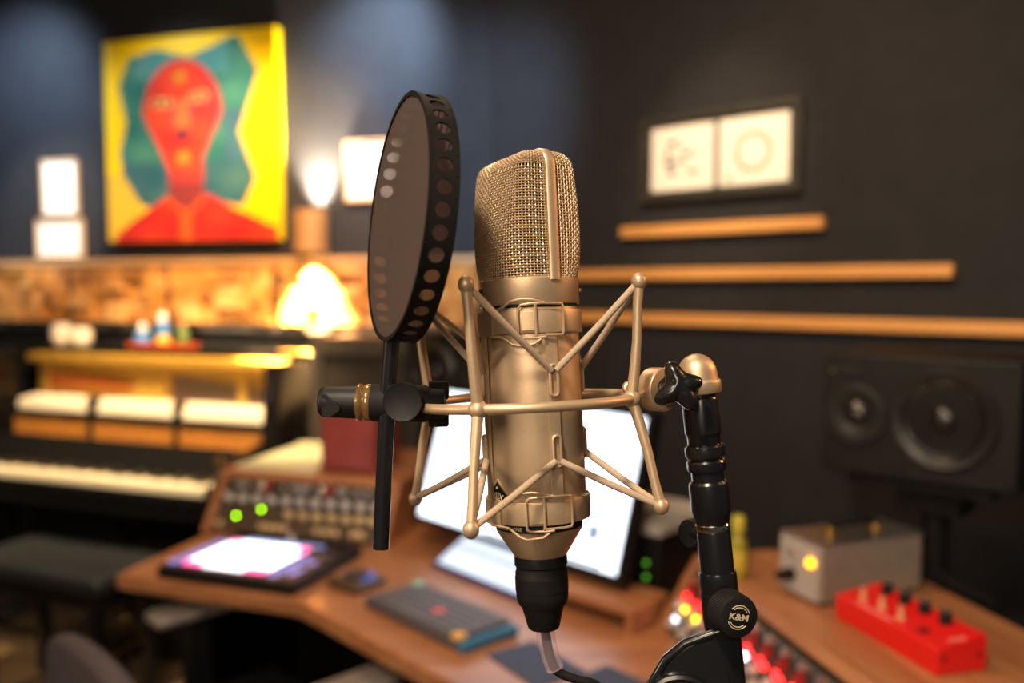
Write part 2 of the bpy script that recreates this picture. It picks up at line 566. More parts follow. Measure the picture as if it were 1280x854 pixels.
for nm, z, h, mm, lb in (('top_rail', PZ1 + 0.014, 0.026, M_PALERAIL, 'long pale wooden rail capping the block panels on the back wall'),
                         ('bottom_rail', PZ0 - 0.014, 0.024, M_GREYRAIL, 'long grey rail under the block panels on the back wall')):
    o = MB().box(((L0 + cs - 0.02) / 2, -0.0145, 0), (cs - 0.02 - L0, 0.028, h)).build('wall_rail', mm, bevel=0.003)
    o.matrix_world = frame(BP + Vector((0, 0, z)), BD, -BN, (0, 0, 1))
    tag(o, lb, 'rail')

# ------------------------------------------------------------------ wooden slats on the right wall
for (xa, ya, xb, yb, lb) in ((782, 291, 1033, 279, 'short oak slat under the framed pair of prints on the right wall'),
                             (640, 345, 1195, 338, 'middle oak slat on the right wall running behind the microphone'),
                             (640, 391, 1500, 421, 'lowest and longest oak slat on the right wall above the loudspeaker')):
    a, b = rw(xa, ya), rw(xb, yb)
    ua, ub = max((a - CORNER).dot(RD), 0.03), (b - CORNER).dot(RD)
    z = (a.z + b.z) / 2
    o = MB().box(((ua + ub) / 2, -0.0155, 0), (ub - ua, 0.031, 0.033)).build('wall_slat', M_SLAT, bevel=0.003)
    o.matrix_world = frame(CORNER + Vector((0, 0, z)), RD, -RN, (0, 0, 1))
    tag(o, lb, 'slat')

# ------------------------------------------------------------------ painting (colour laid out on the canvas itself)
c0, c1 = bw(134, 176, 0.045), bw(346, 165, 0.045)
p_tl, p_bl, p_tr, p_br = bw(134, 51, 0.045), bw(134, 303, 0.045), bw(346, 35, 0.045), bw(346, 298, 0.045)
pw = (c1 - c0).length
c0 = c0 - BN * 0.045
ztop, zbot = (p_tl.z + p_tr.z) / 2, (p_bl.z + p_br.z) / 2
ph = ztop - zbot
t = thing('painting', 'large canvas of a red faced woman with teal hair on yellow', 'painting',
          frame(Vector((c0.x, c0.y, zbot)) + BN * 0.004, BD, -BN, (0, 0, 1)))
PT = 0.045


def inpoly(x, y, P):
    c = False
    n = len(P)
    j = n - 1
    for i in range(n):
        if (P[i][1] > y) != (P[j][1] > y) and x < (P[j][0] - P[i][0]) * (y - P[i][1]) / (P[j][1] - P[i][1]) + P[i][0]:
            c = not c
        j = i
    return c


def lin(c):
    return tuple(((v / 255) / 12.92 if v < 10 else ((v / 255 + 0.055) / 1.055) ** 2.4) for v in c)


HAIR = [(130, 165), (240, 145), (345, 180), (520, 112), (592, 250), (522, 465), (577, 630), (530, 735), (400, 700), (270, 690),
        (200, 730), (160, 718), (92, 600), (87, 510), (112, 410), (87, 270)]
SHLD = [(60, 900), (60, 840), (110, 790), (258, 690), (330, 750), (402, 680), (500, 740), (650, 815), (700, 850), (700, 900)]


def paint(x, y):
    n = math.sin(x * 0.031 + y * 0.017) * 0.5 + math.sin(x * 0.013 - y * 0.041 + 2) * 0.5
    if inpoly(x, y, SHLD):
        d = abs((x - 330)) - (750 - y) * 0.75
        if (abs(x - 325) < 22 and y > 755) or (690 < y < 800 and -22 < abs(x - 328) - (750 - y) * 1.0 < 24):
            return (226, 92, 40)
        return (190 + 12 * n, 46 + 12 * n, 42)
    fx, fy = (x - 320), (y - 385)
    rx = 143 if fy < 0 else 143 - max(0, fy) * 0.31
    ry = 198
    infc = (fx / rx) ** 2 + (fy / ry) ** 2 < 1 and True
    chin = fy > 0 and abs(fx) < 140 - fy * 0.42 and fy < 215
    if infc or chin:
        if (x - 315) ** 2 + (y - 250) ** 2 < 21 ** 2 or (x - 322) ** 2 + (y - 548) ** 2 < 22 ** 2:
            return (214, 150, 48)
        for ex, ey in ((228, 342), (262, 344), (362, 330), (396, 326)):
            q = ((x - ex) / 21) ** 2 + ((y - ey) / 19) ** 2
            if 0.45 < q < 1.1:
                return (236, 190, 110)
            if q <= 0.45:
                return (120, 60, 70)
        if ((x - 320) / 30) ** 2 + ((y - 465) / 26) ** 2 < 1:
            return (120, 50, 66)
        if abs(x - 320) < 20 + (y - 330) * 0.1 and 330 < y < 445:
            return (232, 120, 70)
        if 270 < x < 300 and 330 < y < 420 or 345 < x < 370 and 350 < y < 420:
            return (176, 72, 84)
        if x > 405 + 10 * n:
            return (206, 62, 66)
        return (222 + 8 * n, 68 + 14 * n, 54)
    if 268 < x < 396 and 560 < y < 745:
        return (172 + 20 * n, 62, 62) if y < 640 else (136, 56, 60)
    if inpoly(x, y, HAIR):
        if y < 250 and abs(x - 320) < 170:
            return (78 + 10 * n, 140, 146)
        if y > 560:
            return (56 + 14 * n, 104 + 10 * n, 116)
        if x > 470 and y > 380:
            return (62, 112 + 14 * n, 128)
        return (58 + 16 * n, 124 + 14 * n, 116 + 8 * n)
    if y > 600 and x < 160:
        return (224, 188, 60)
    g = max(0, 1 - math.hypot((x - 340) / 200, (y - 120) / 90))
    return (248, 206 + 20 * g, 10 + 90 * g)


NX, NZ = 96, 110
vs, fs, cols = [], [], []
for j in range(NZ + 1):
    for i in range(NX + 1):
        vs.append((pw * i / NX, -PT, ph * j / NZ))
for j in range(NZ):
    for i in range(NX):
        a = j * (NX + 1) + i
        fs.append((a, a + 1, a + NX + 2, a + NX + 1))
        cols.append(lin(paint(35 + 615 * (i + .5) / NX, 845 - 755 * (j + .5) / NZ + 10)))
mcv = bpy.data.materials.new('oil_paint')
mcv.use_nodes = True
vc = mcv.node_tree.nodes.new('ShaderNodeVertexColor')
vc.layer_name = 'paint'
bs = mcv.node_tree.nodes['Principled BSDF']
bs.inputs['Roughness'].default_value = 0.45
mcv.node_tree.links.new(vc.outputs['Color'], bs.inputs['Base Color'])
o = MB().add(vs, fs).build('painted_canvas', mcv, t, smooth=0)
ca = o.data.color_attributes.new('paint', 'FLOAT_COLOR', 'CORNER')
li = 0
for p in o.data.polygons:
    for _ in p.loop_indices:
        ca.data[li].color = (*cols[p.index], 1)
        li += 1
M_CANVASEDGE = mat('yellow_canvas_edge', lin((250, 222, 0)), 0.35, vary=0.03)
MB().box((pw / 2, -PT / 2 + 0.0005, ph / 2), (pw, PT - 0.001, ph)).build('canvas_edge', M_CANVASEDGE, t)


# ------------------------------------------------------------------ framed pictures
def picture(name, label, ctr, w, h, D, N, fm, border, draw, depth=0.02):
    t = thing(name, label, 'picture', frame(ctr + N * 0.001, D, -N, (0, 0, 1)))
    mb = MB()
    b = border
    mb.box((0, -depth / 2, h / 2 - b / 2), (w, depth, b)).box((0, -depth / 2, -h / 2 + b / 2), (w, depth, b))
    mb.box((-w / 2 + b / 2, -depth / 2, 0), (b, depth, h - 2 * b)).box((w / 2 - b / 2, -depth / 2, 0), (b, depth, h - 2 * b))
    mb.build('picture_frame', fm, t)
    MB().box((0, -depth * 0.3, 0), (w - 2 * b, depth * 0.5, h - 2 * b)).build('print_sheet', M_PAPER, t)
    if draw:
        draw(t, -depth * 0.56)
    return t


def frame_on_back(x0, y0, x1, y1):
    a, b = bw(x0, (y0 + y1) / 2), bw(x1, (y0 + y1) / 2)
    cx = (x0 + x1) / 2
    zt, zb = bw(cx, y0).z, bw(cx, y1).z
    c = (a + b) / 2
    return Vector((c.x, c.y, (zt + zb) / 2)), (b - a).length, zt - zb


c, w, h = frame_on_back(57, 200, 99, 269)
picture('framed_print', 'small white portrait print on the back wall, upper of the two left of the painting', c, w, h, BD, BN, M_FRAMEPALE, 0.007, None)


def smear(t, y):
    MB().sphere((0.0, y, 0.01), 0.02, 12, 6, (1, .05, .55)).build('ink_drawing', M_KNOBR, t)


c, w, h = frame_on_back(50, 274, 106, 322)
picture('framed_print', 'small white landscape print with a dark smudge, just above the wooden panels at left', c, w, h, BD, BN, M_FRAMEPALE, 0.008, smear)
c, w, h = frame_on_back(434, 176, 500, 251)
picture('framed_print', 'white print in a thin wooden frame, partly behind the round pop screen', c, w, h, BD, BN, M_FRAMEPALE, 0.010, None)

a, b = rw(805, 200), rw(1006, 185)
cx = (a + b) / 2
za = (rw(805, 152).z + rw(1006, 121).z) / 2
zb = (rw(805, 252).z + rw(1006, 243).z) / 2
W, H = (b - a).length, za - zb
t = thing('framed_print', 'wide black frame holding two cream prints side by side on the right wall', 'picture',
          frame(Vector((cx.x, cx.y, (za + zb) / 2)) + RN * 0.001, RD, -RN, (0, 0, 1)))
bd = 0.022
mb = MB()
mb.box((0, -0.014, H / 2 - bd / 2), (W, 0.028, bd)).box((0, -0.014, -H / 2 + bd / 2), (W, 0.028, bd))
mb.box((-W / 2 + bd / 2, -0.014, 0), (bd, 0.028, H - 2 * bd)).box((W / 2 - bd / 2, -0.014, 0), (bd, 0.028, H - 2 * bd))
mb.build('picture_frame', M_FRAMEBLK, t, bevel=0.002)
MB().box((0, -0.006, 0), (W - 2 * bd, 0.010, H - 2 * bd)).build('mount_board', M_FRAMEBLK, t)
pgw = W * 0.41
for sx, kind in ((-1, 'words'), (1, 'ring')):
    cx_ = sx * W * 0.222
    MB().box((cx_, -0.012, 0), (pgw, 0.002, H * 0.74)).build('print_sheet', M_PAPER, t)
    mb = MB()
    if kind == 'words':
        for (px, pz, dx, dz) in ((-0.15, 0.18, 0.10, 0.06), (-0.22, 0.06, 0.05, 0.12), (-0.1, -0.04, 0.34, 0.03), (0.12, 0.04, 0.22, 0.025),
                                 (-0.16, -0.16, 0.12, 0.05), (0.18, -0.17, 0.18, 0.03), (0.0, 0.12, 0.05, 0.05), (-0.2, -0.08, 0.08, 0.04)):
            mb.sphere((cx_ + px * pgw, -0.0135, pz * H), 0.5, 10, 6, (dx * pgw * 1.25, 0.003, dz * H * 1.35))
        mb.build('ink_drawing', M_INK, t)
    else:
        mb.ringlathe([(0.046, -.0006), (0.057, -.0006), (0.057, .0006), (0.046, .0006)], 32,
                     Matrix.Translation((cx_, -0.0138, -0.005)) @ Matrix.Rotation(PI / 2, 4, 'X'))
        mb.sphere((cx_ - 0.075, -0.0135, -0.075), 0.008, 8, 5, (1.6, .08, 1))
        mb.build('ink_drawing', M_PALEINK, t)

# ------------------------------------------------------------------ up-and-down wall lamp
sp = bw(389, 288, 0.075)
t = thing('wall_lamp', 'copper up-and-down wall lamp glowing warm beside the painting', 'lamp', frame(sp, BD, -BN, (0, 0, 1)))
HL = 0.076
MB().ringlathe([(0.062, -HL), (0.064, -HL), (0.064, HL), (0.062, HL)], 40).build('lamp_shade', M_SCONCE, t)
MB().box((0, 0.066, 0), (0.05, 0.016, 0.07)).build('wall_bracket', M_SCONCE, t)
MB().lathe([(0.001, -0.03), (0.03, -0.028), (0.03, 0.028), (0.001, 0.03)], 20).build('lamp_socket', M_SCONCE, t)
for sz in (1, -1):
    MB().lathe([(0.001, 0), (0.036, 0.004), (0.036, 0.012), (0.001, 0.014)], 24,
               Matrix.Translation((0, 0, sz * 0.055 - (0.014 if sz < 0 else 0)))).build('lamp_bulb', M_BULB, t)
up = sp + Vector((0, 0, HL + 0.004))
dn = sp - Vector((0, 0, HL + 0.004))
light('lamp_up_beam', 'SPOT', up - BN * 0.03, up - BN * 0.03 + Vector((0, 0, 1)) - BN * 0.10, 260, (1.0, 0.80, 0.56), 0.03, 84, 1.0)
light('lamp_down_beam', 'SPOT', dn + BN * 0.055, dn + BN * 0.055 + Vector((0, 0, -1)) - BN * 0.07, 1300, (1.0, 0.62, 0.26), 0.02, 76, 0.5)

# ------------------------------------------------------------------ upright piano
PA = R(-21)
PXD = Vector((math.cos(PA), math.sin(PA), 0))
PYD = Vector((-math.sin(PA), math.cos(PA), 0))
pr = Vector((-0.900, 2.675, 0))
t = thing('upright_piano', 'black upright piano with its upper front removed, showing gold plate and hammers', 'piano', frame(pr, PXD, PYD, (0, 0, 1)))
PW = 1.38
for sx in (-0.015, -PW + 0.015):
    MB().prism([(0.0, 0.60), (0.0, 0.76), (0.10, 0.80), (0.25, 0.84), (0.27, 1.085), (0.58, 1.085), (0.58, 0.02), (0.24, 0.02), (0.24, 0.60)], -0.015, 0.015,
               Matrix.Translation((sx, 0, 0)) @ Matrix(((0, 0, 1, 0), (1, 0, 0, 0), (0, 1, 0, 0), (0, 0, 0, 1)))).build('side_panel', M_GLOSS, t, bevel=0.003)
    MB().box((sx, 0.06, 0.30), (0.045, 0.06, 0.60)).build('front_leg', M_GLOSS, t, bevel=0.004)
    MB().box((sx, 0.14, 0.03), (0.045, 0.30, 0.05)).build('toe_block', M_GLOSS, t, bevel=0.004)
MB().box((-PW / 2, 0.14, 0.645), (PW - 0.064, 0.27, 0.07)).build('key_bed', M_GLOSS, t, bevel=0.004)
MB().box((-PW / 2, 0.006, 0.675), (PW - 0.064, 0.02, 0.035)).build('key_slip', M_GLOSS, t, bevel=0.004)
for sx in (-0.05, -PW + 0.05):
    MB().box((sx, 0.08, 0.70), (0.036, 0.14, 0.045)).build('key_block', M_GLOSS, t, bevel=0.004)
MB().box((-PW / 2, 0.255, 0.31), (PW - 0.064, 0.02, 0.58)).build('lower_panel', M_GLOSS, t, bevel=0.003)
MB().box((-PW / 2, 0.57, 0.55), (PW - 0.064, 0.018, 1.04)).build('back_board', M_BLACK, t)
KX0 = -PW + 0.072
kw = (PW - 0.144) / 52
for k in range(52):
    MB().box((KX0 + kw * (k + .5), 0.075, 0.705), (kw - 0.0012, 0.135, 0.022)).build('white_key', M_IVORY, t)
nb = 0
for k in range(51):
    if (k + 5) % 7 in (0, 1, 3, 4, 5) and nb < 36:
        nb += 1
        MB().box((KX0 + kw * (k + 1), 0.102, 0.723), (0.011, 0.082, 0.013)).build('black_key', M_GLOSS, t, bevel=0.002)
MB().prism([(0.145, 0.722), (0.165, 0.722), (0.225, 0.800), (0.205, 0.805)], -PW + 0.032, -0.032,
           Matrix(((0, 0, 1, 0), (1, 0, 0, 0), (0, 1, 0, 0), (0, 0, 0, 1)))).build('fallboard', M_GLOSS, t, bevel=0.003)
MB().lathe([(0.001, 0), (0.017, 0), (0.016, 0.004), (0.001, 0.005)], 20, zframe((-0.150, 0.178, 0.770), (0, -1, 0.6))).build('brass_lock', M_BRASS, t)
# iron plate with openings, strings behind
XA, XB = -1.285, -0.085
mb = MB()
mb.box(((XA + XB) / 2, 0.49, 1.050), (XB - XA, 0.03, 0.065))
mb.box(((XA + XB) / 2, 0.51, 0.80), (XB - XA, 0.02, 0.44))
for xx, ww in ((XA + 0.02, 0.04), (XA + 0.57, 0.16), (XA + 1.0, 0.03), (XB - 0.02, 0.04)):
    mb.box((xx, 0.488, 0.93), (ww, 0.03, 0.22))
mb.build('gold_plate', M_PLATE, t, bevel=0.004)
MB().prism([(XA + 0.05, 0.955), (XA + 0.47, 0.93), (XA + 0.47, 0.90), (XA + 0.05, 0.90)], 0, 0.006,
           Matrix(((1, 0, 0, 0), (0, 0, 1, 0.478), (0, 1, 0, 0.045), (0, 0, 0, 1)))).build('felt_strip', mat('rust_felt', (0.50, 0.13, 0.02), 0.9), t)
mb = MB()
for k in range(60):
    x0 = XA + 0.68 + k * 0.0105
    mb.tube([(x0, 0.493, 1.03), (x0 + 0.0, 0.493, 0.84)], 0.0012, 5)
mb.build('strings', mat('dark_strings', (0.16, 0.12, 0.10), 0.4, 0.7), t)
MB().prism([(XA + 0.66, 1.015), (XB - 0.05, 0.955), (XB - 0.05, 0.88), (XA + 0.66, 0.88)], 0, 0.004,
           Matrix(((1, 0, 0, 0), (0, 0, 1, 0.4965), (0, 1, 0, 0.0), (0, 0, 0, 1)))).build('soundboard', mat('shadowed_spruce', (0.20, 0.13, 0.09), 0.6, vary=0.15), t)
# action: hammers, rails
secs = ((-1.262, -0.867), (-0.853, -0.463), (-0.449, -0.100))
for (s0, s1) in secs:
    n = int((s1 - s0) / 0.0155)
    mb = MB()
    for k in range(n):
        x0 = s0 + (k + .5) * (s1 - s0) / n
        mb.prism([(0.35, 0.872), (0.47, 0.880), (0.475, 0.895), (0.44, 0.918), (0.355, 0.908)], -0.0066, 0.0066,
                 Matrix.Translation((x0, 0, 0)) @ Matrix(((0, 0, 1, 0), (1, 0, 0, 0), (0, 1, 0, 0), (0, 0, 0, 1))))
    mb.build('hammer_felts', M_FELT, t)
    mb = MB()
    for k in range(n):
        x0 = s0 + (k + .5) * (s1 - s0) / n
        mb.box((x0, 0.345, 0.797), (0.0125, 0.03, 0.088))
    mb.build('action_levers', M_SPRUCE, t)
MB().box(((XA + XB) / 2, 0.338, 0.857), (XB - XA, 0.026, 0.024)).build('hammer_rail', M_BLACK, t)
for xx in (secs[0][1] + 0.0075, secs[1][1] + 0.0075):
    MB().box((xx, 0.345, 0.835), (0.012, 0.06, 0.20)).build('action_bracket', M_BLACK, t)
MB().box((-PW / 2, 0.29, 0.742), (PW - 0.064, 0.03, 0.03)).build('action_rest', M_GLOSS, t)
MB().box(((XA + XB) / 2, 0.452, 1.068), (XB - XA, 0.07, 0.03)).build('pin_block', M_PLATE, t, bevel=0.004)
MB().box((-0.07, 0.505, 1.112), (0.13, 0.022, 0.007)).build('lid_glint', M_BRASS, t, bevel=0.002)  # brass strip standing in for the wall lamp's reflection on the piano top
MB().box((-PW / 2, 0.545, 1.098), (PW + 0.01, 0.105, 0.022)).build('rear_lid', M_GLOSS, t, bevel=0.003)
for sx in (-0.10, 0, 0.10):
    MB().tube([(-PW / 2 + 0.02 + sx, 0.25, 0.075), (-PW / 2 + 0.02 + sx, 0.16, 0.07), (-PW / 2 + 0.02 + sx, 0.09, 0.062)], [0.009, 0.011, 0.019], 10,
              flat=0.35).build('pedal', M_BRASS, t)
PM = frame(pr, PXD, PYD, (0, 0, 1))
TOPZ = 1.1095


def ptop(x, y):
    v = PM @ Vector((x, y, 0))
    return v


def px_on_top(px_, py_):
    q = on_plane(px_, py_, PM @ Vector((0, 0.54, 0)), -PYD)
    loc = PM.inverted() @ q
    return loc.x


for px_, lb, hh in ((77, 'white frosted candle jar on the piano, left of the pair', 0.085), (101, 'white frosted candle jar on the piano, right of the pair', 0.072)):
    v = ptop(px_on_top(px_, 440), 0.545)
    k = thing('candle_jar', lb, 'candle', T(v.x, v.y, TOPZ, PA), 'candle jars on the piano')
    MB().ringlathe([(0.030, 0.0), (0.040, 0.012), (0.043, hh * .6), (0.034, hh), (0.031, hh), (0.040, hh * .6), (0.037, 0.013), (0.028, 0.004)], 24).build('glass_jar', M_GLASSJ, k)
    MB().lathe([(0.001, 0.0), (0.027, 0.0), (0.036, 0.014), (0.036, 0.045), (0.001, 0.046)], 20).build('wax', M_WAX, k)
    MB().tube([(0, 0, 0.045), (0.001, 0, 0.056)], 0.0012, 6).build('wick', M_INK, k)
v = ptop(px_on_top(203, 440), 0.545)
k = thing('tray', 'red lacquer tray under the figurines on the piano', 'tray', T(v.x, v.y, TOPZ, PA))
MB().box((0, 0, 0.005), (0.27, 0.095, 0.01)).build('tray_base', M_TRAY, k, bevel=0.002)
mb = MB()
for sy in (-1, 1):
    mb.box((0, sy * 0.0455, 0.013), (0.27, 0.004, 0.016))
for sx in (-1, 1):
    mb.box((sx * 0.133, 0, 0.013), (0.004, 0.087, 0.016))
mb.build('tray_rim', M_TRAY, k)


def figurine(px_, label, parts, s=1.0, dy=0.0):
    v = ptop(px_on_top(px_, 440), 0.545 + dy)
    k = thing('figurine', label, 'figurine', T(v.x, v.y, TOPZ + 0.0102, PA), 'figurines on the piano tray')
    for nm, prof, m in parts:
        MB().lathe([(r * s, z * s) for r, z in prof], 20).build(nm, m, k)


figurine(178, 'squat blue and white figurine on the piano tray, at the left',
         [('body', [(0.001, 0), (0.026, 0), (0.034, 0.015), (0.030, 0.04), (0.014, 0.055), (0.001, 0.056)], M_FIGB),
          ('head', [(0.001, 0.048), (0.016, 0.056), (0.018, 0.070), (0.009, 0.085), (0.001, 0.088)], M_FIGW)])
figurine(203, 'tall blue and red figurine with a pale head, centre of the piano tray',
         [('body', [(0.001, 0), (0.026, 0), (0.028, 0.015), (0.022, 0.04), (0.001, 0.045)], M_FIGY),
          ('robe', [(0.001, 0.038), (0.022, 0.04), (0.027, 0.07), (0.014, 0.095), (0.001, 0.096)], M_FIGB),
          ('head', [(0.001, 0.09), (0.016, 0.097), (0.017, 0.115), (0.008, 0.13), (0.001, 0.132)], M_FIGW)], 1.0)
figurine(228, 'dark green bottle-shaped figurine on the piano tray, at the right',
         [('body', [(0.001, 0), (0.020, 0), (0.023, 0.02), (0.021, 0.06), (0.008, 0.08), (0.001, 0.081)], M_FIGG),
          ('neck', [(0.001, 0.076), (0.008, 0.079), (0.007, 0.11), (0.001, 0.112)], M_FIGR)])

# ------------------------------------------------------------------ piano bench
BA = R(-24)
bc = Vector((-1.224, 2.549, 0))
t = thing('piano_bench', 'low black padded piano bench in front of the piano keys', 'bench', frame(bc, (math.cos(BA), math.sin(BA), 0), (-math.sin(BA), math.cos(BA), 0), (0, 0, 1)))
MB().box((-0.31, 0.145, 0.455), (0.62, 0.30, 0.05)).build('seat_cushion', M_BENCH, t, bevel=0.014, segs=3)
MB().box((-0.31, 0.145, 0.40), (0.58, 0.26, 0.06)).build('seat_frame', M_GLOSS, t, bevel=0.003)
for sx in (-0.56, -0.06):
    for sy in (0.04, 0.25):
        MB().box((sx, sy, 0.185), (0.036, 0.036, 0.37)).build('leg', M_GLOSS, t, bevel=0.003)

# ------------------------------------------------------------------ speaker cabinet at the back, dark with grey frame
gp = Vector((-0.50, 2.98, 0))
t = thing('guitar_cabinet', 'tall grey-framed speaker cabinet with dark grille standing right of the piano', 'cabinet', T(gp.x, gp.y, 0, R(-18)))
MB().box((0, 0.13, 0.60), (0.40, 0.24, 1.15)).build('case', M_CAB, t, bevel=0.01)
mb = MB()
mb.box((0, 0.0, 1.145), (0.40, 0.03, 0.06)).box((0, 0.0, 0.05), (0.40, 0.03, 0.05)).box((-0.18, 0, 0.6), (0.04, 0.03, 1.05)).box((0.18, 0, 0.6), (0.04, 0.03, 1.05))
mb.build('front_frame', M_CAB, t, bevel=0.003)
MB().box((0, 0.007, 0.595), (0.318, 0.008, 1.028)).build('grille_cloth', M_GRILLCLOTH, t)
for sx in (-0.15, 0.15):
    for sy in (0.05, 0.21):
        MB().lathe([(0.02, 0), (0.022, 0.026)], 12, T(sx, sy, 0)).build('foot', M_RUBBER, t)


# ------------------------------------------------------------------ loudspeakers on stands
def speaker(fc, face_ang, label, mirror, stand_label):
    D = Vector((math.cos(face_ang), math.sin(face_ang), 0))
    Nv = Vector((math.sin(face_ang), -math.cos(face_ang), 0))
    W, H, DP = 0.350, 0.235, 0.28
    t = thing('loudspeaker', label, 'speaker', frame(fc - Vector((0, 0, H / 2)), D, -Nv, (0, 0, 1)), 'studio monitor loudspeakers')
    MB().box((0, DP / 2, H / 2), (W, DP, H)).build('case', M_SPK, t, bevel=0.006)
    s = -1 if mirror else 1
    F = Matrix(((1, 0, 0, 0), (0, 0, -1, 0), (0, 1, 0, 0), (0, 0, 0, 1)))

    def at(x, z):
        return Matrix.Translation((x, -0.001, z)) @ F
    wx, wz = s * 0.050, H / 2 + 0.004
    w = MB().ringlathe([(0.074, -0.002), (0.100, 0.0), (0.101, 0.006), (0.096, 0.011), (0.085, 0.010), (0.076, 0.004)], 48, at(wx, wz) @ Matrix.Scale(0.92, 4)).build('woofer', M_SURR, t)
    MB().lathe([(0.079, 0.003), (0.075, 0.006), (0.045, -0.004), (0.030, -0.004), (0.026, 0.004), (0.014, 0.011), (0.001, 0.013)], 40, at(wx, wz) @ Matrix.Scale(0.92, 4)).build('woofer_cone', M_CONE, w)
    tx = s * -0.108
    tw = MB().ringlathe([(0.024, 0.002), (0.052, 0.008), (0.058, 0.007), (0.059, 0.0), (0.024, -0.002)], 40, at(tx, wz - 0.004)).build('tweeter', M_SURR, t)
    MB().lathe([(0.025, 0.001), (0.022, 0.004), (0.012, 0.010), (0.001, 0.012)], 24, at(tx, wz - 0.004)).build('tweeter_dome', M_CONE, tw)
    MB().lathe([(0.001, 0.0), (0.004, 0.0), (0.003, 0.003), (0.001, 0.0035)], 10, at(s * -0.155, H - 0.035)).build('power_light', M_FIGG, t)
    MB().box((s * -0.12, -0.002, H - 0.032), (0.04, 0.004, 0.014)).build('name_plate', M_SURR, t)
    for sx in (-1, 1):
        for sz in (0.016, H - 0.016):
            MB().lathe([(0.001, 0), (0.006, 0), (0.005, 0.002), (0.001, 0.002)], 12, at(sx * (W / 2 - 0.018), sz)).build('screw', M_SPK, t)
    b = fc - Nv * (DP / 2)
    z0 = fc.z - H / 2
    st = thing('speaker_stand', stand_label, 'stand', frame((b.x, b.y, 0), D, -Nv, (0, 0, 1)), 'loudspeaker stands')
    MB().box((0, 0, z0 - 0.0125), (0.26, 0.24, 0.016)).build('top_plate', M_BLACK, st, bevel=0.003)
    MB().box((0, 0, z0 - 0.05), (0.12, 0.10, 0.06)).build('swivel_block', M_BLACK, st, bevel=0.006)
    MB().tube([(0, 0, 0.02), (0, 0, z0 - 0.06)], 0.026, 20).build('pole', M_BLACK, st)
    MB().box((0, 0, 0.012), (0.30, 0.30, 0.022)).build('base_plate', M_BLACK, st, bevel=0.004)
    for sx in (-1, 1):
        MB().box((sx * 0.10, -0.09, z0 - 0.002), (0.03, 0.04, 0.0035)).build('isolation_pad', M_RUBBER, st)


speaker(on_plane(1143, 525, (0.74, 1.62, 0), RN), -ANG_R, 'black studio loudspeaker on a stand at the right wall, above the red box', False,
        'black stand carrying the loudspeaker at the right wall')
speaker(Vector((-0.190, 2.50, 1.100)), -ANG_R, 'dark studio loudspeaker behind the shock mount, left of the monitor', True,
        'black stand carrying the loudspeaker behind the desk on the left')

# ------------------------------------------------------------------ desk
DZ = 0.72
UD, ND = RD, RN
poly = [(-0.868, 1.893), (-0.425, 1.726), (0.0, 1.255), (0.13, 0.86), (0.78, 0.86), (0.78, 1.66), (0.52, 1.88), (-0.08, 2.40), (-0.60, 2.78), (-0.755, 2.28)]
t = thing('studio_desk', 'wide walnut studio desk with angled wings and wooden equipment bays', 'desk', T(0, 0, 0))
MB().prism(poly, DZ - 0.034, DZ).build('desktop', M_DESK, t, bevel=0.004)
for (x, y) in ((-0.60, 2.55), (-0.30, 2.20), (0.20, 1.95), (0.68, 1.50), (0.68, 0.95), (0.24, 1.0)):
    MB().box((x, y, (DZ - 0.034) / 2), (0.06, 0.06, DZ - 0.034)).build('leg', M_BLACK, t)
MB().box((-0.80, 2.02, DZ - 0.060), (0.03, 0.03, 0.052)).build('hook_block', M_DESK, t)
MB().prism([(-0.79, 2.22), (-0.63, 2.66), (-0.61, 2.65), (-0.77, 2.21)], 0.10, DZ - 0.034).build('shade_panel', M_BLACK, t)  # black panel added to keep the space under the left wing dark
MB().prism([(-0.62, 2.50), (-0.10, 2.12), (-0.08, 2.14), (-0.60, 2.53)], 0.12, DZ - 0.034).build('modesty_panel', M_BLACK, t)
MB().prism([(-0.08, 2.12), (0.45, 1.68), (0.47, 1.70), (-0.06, 2.145)], 0.12, DZ - 0.034).build('modesty_panel', M_BLACK, t)

TH = 0.13


def turret(M, W, ytop, ydepth, label, TH=TH):
    global t
    t = thing('desk_bay', label, 'desk bay', M)
    M = Matrix()
    # side panels, top, bottom lip, back : a bay built on the desk
    prof = [(0.0, 0.0), (ytop, TH), (ytop + ydepth, TH), (ytop + ydepth, 0.0)]
    X = Matrix(((0, 0, 1, 0), (1, 0, 0, 0), (0, 1, 0, 0), (0, 0, 0, 1)))
    for sx in (0.012, W - 0.012):
        MB().prism(prof, -0.012, 0.012, M @ Matrix.Translation((sx, 0, 0)) @ X).build('bay_side', M_DESK, t, bevel=0.002)
    MB().prism([(ytop - 0.006, TH - 0.018), (ytop + 0.002, TH), (ytop + ydepth, TH), (ytop + ydepth, TH - 0.018)], 0.024, W - 0.024, M @ X).build('bay_top', M_DESK, t, bevel=0.002)
    MB().box((W / 2, ytop + ydepth - 0.008, TH / 2 - 0.01), (W - 0.05, 0.014, TH - 0.022), M).build('bay_back', M_DESK, t)


LT_A = R(-16.5)
LT = T(-0.801, 2.224, DZ, LT_A)
LTH = 0.143
LW, LYT, LYD = 0.515, 0.10, 0.42
turret(LT, LW, LYT, LYD, 'walnut equipment bay with a sloped front on the left desk wing', LTH)
RTA = math.atan2(-0.98, 0.20)
RTM = T(0.268, 1.600, DZ, RTA)
RW_, RYT, RYD = 0.62, 0.075, 0.325
turret(RTM, RW_, RYT, RYD, 'walnut equipment bay with a sloped front on the right desk wing')


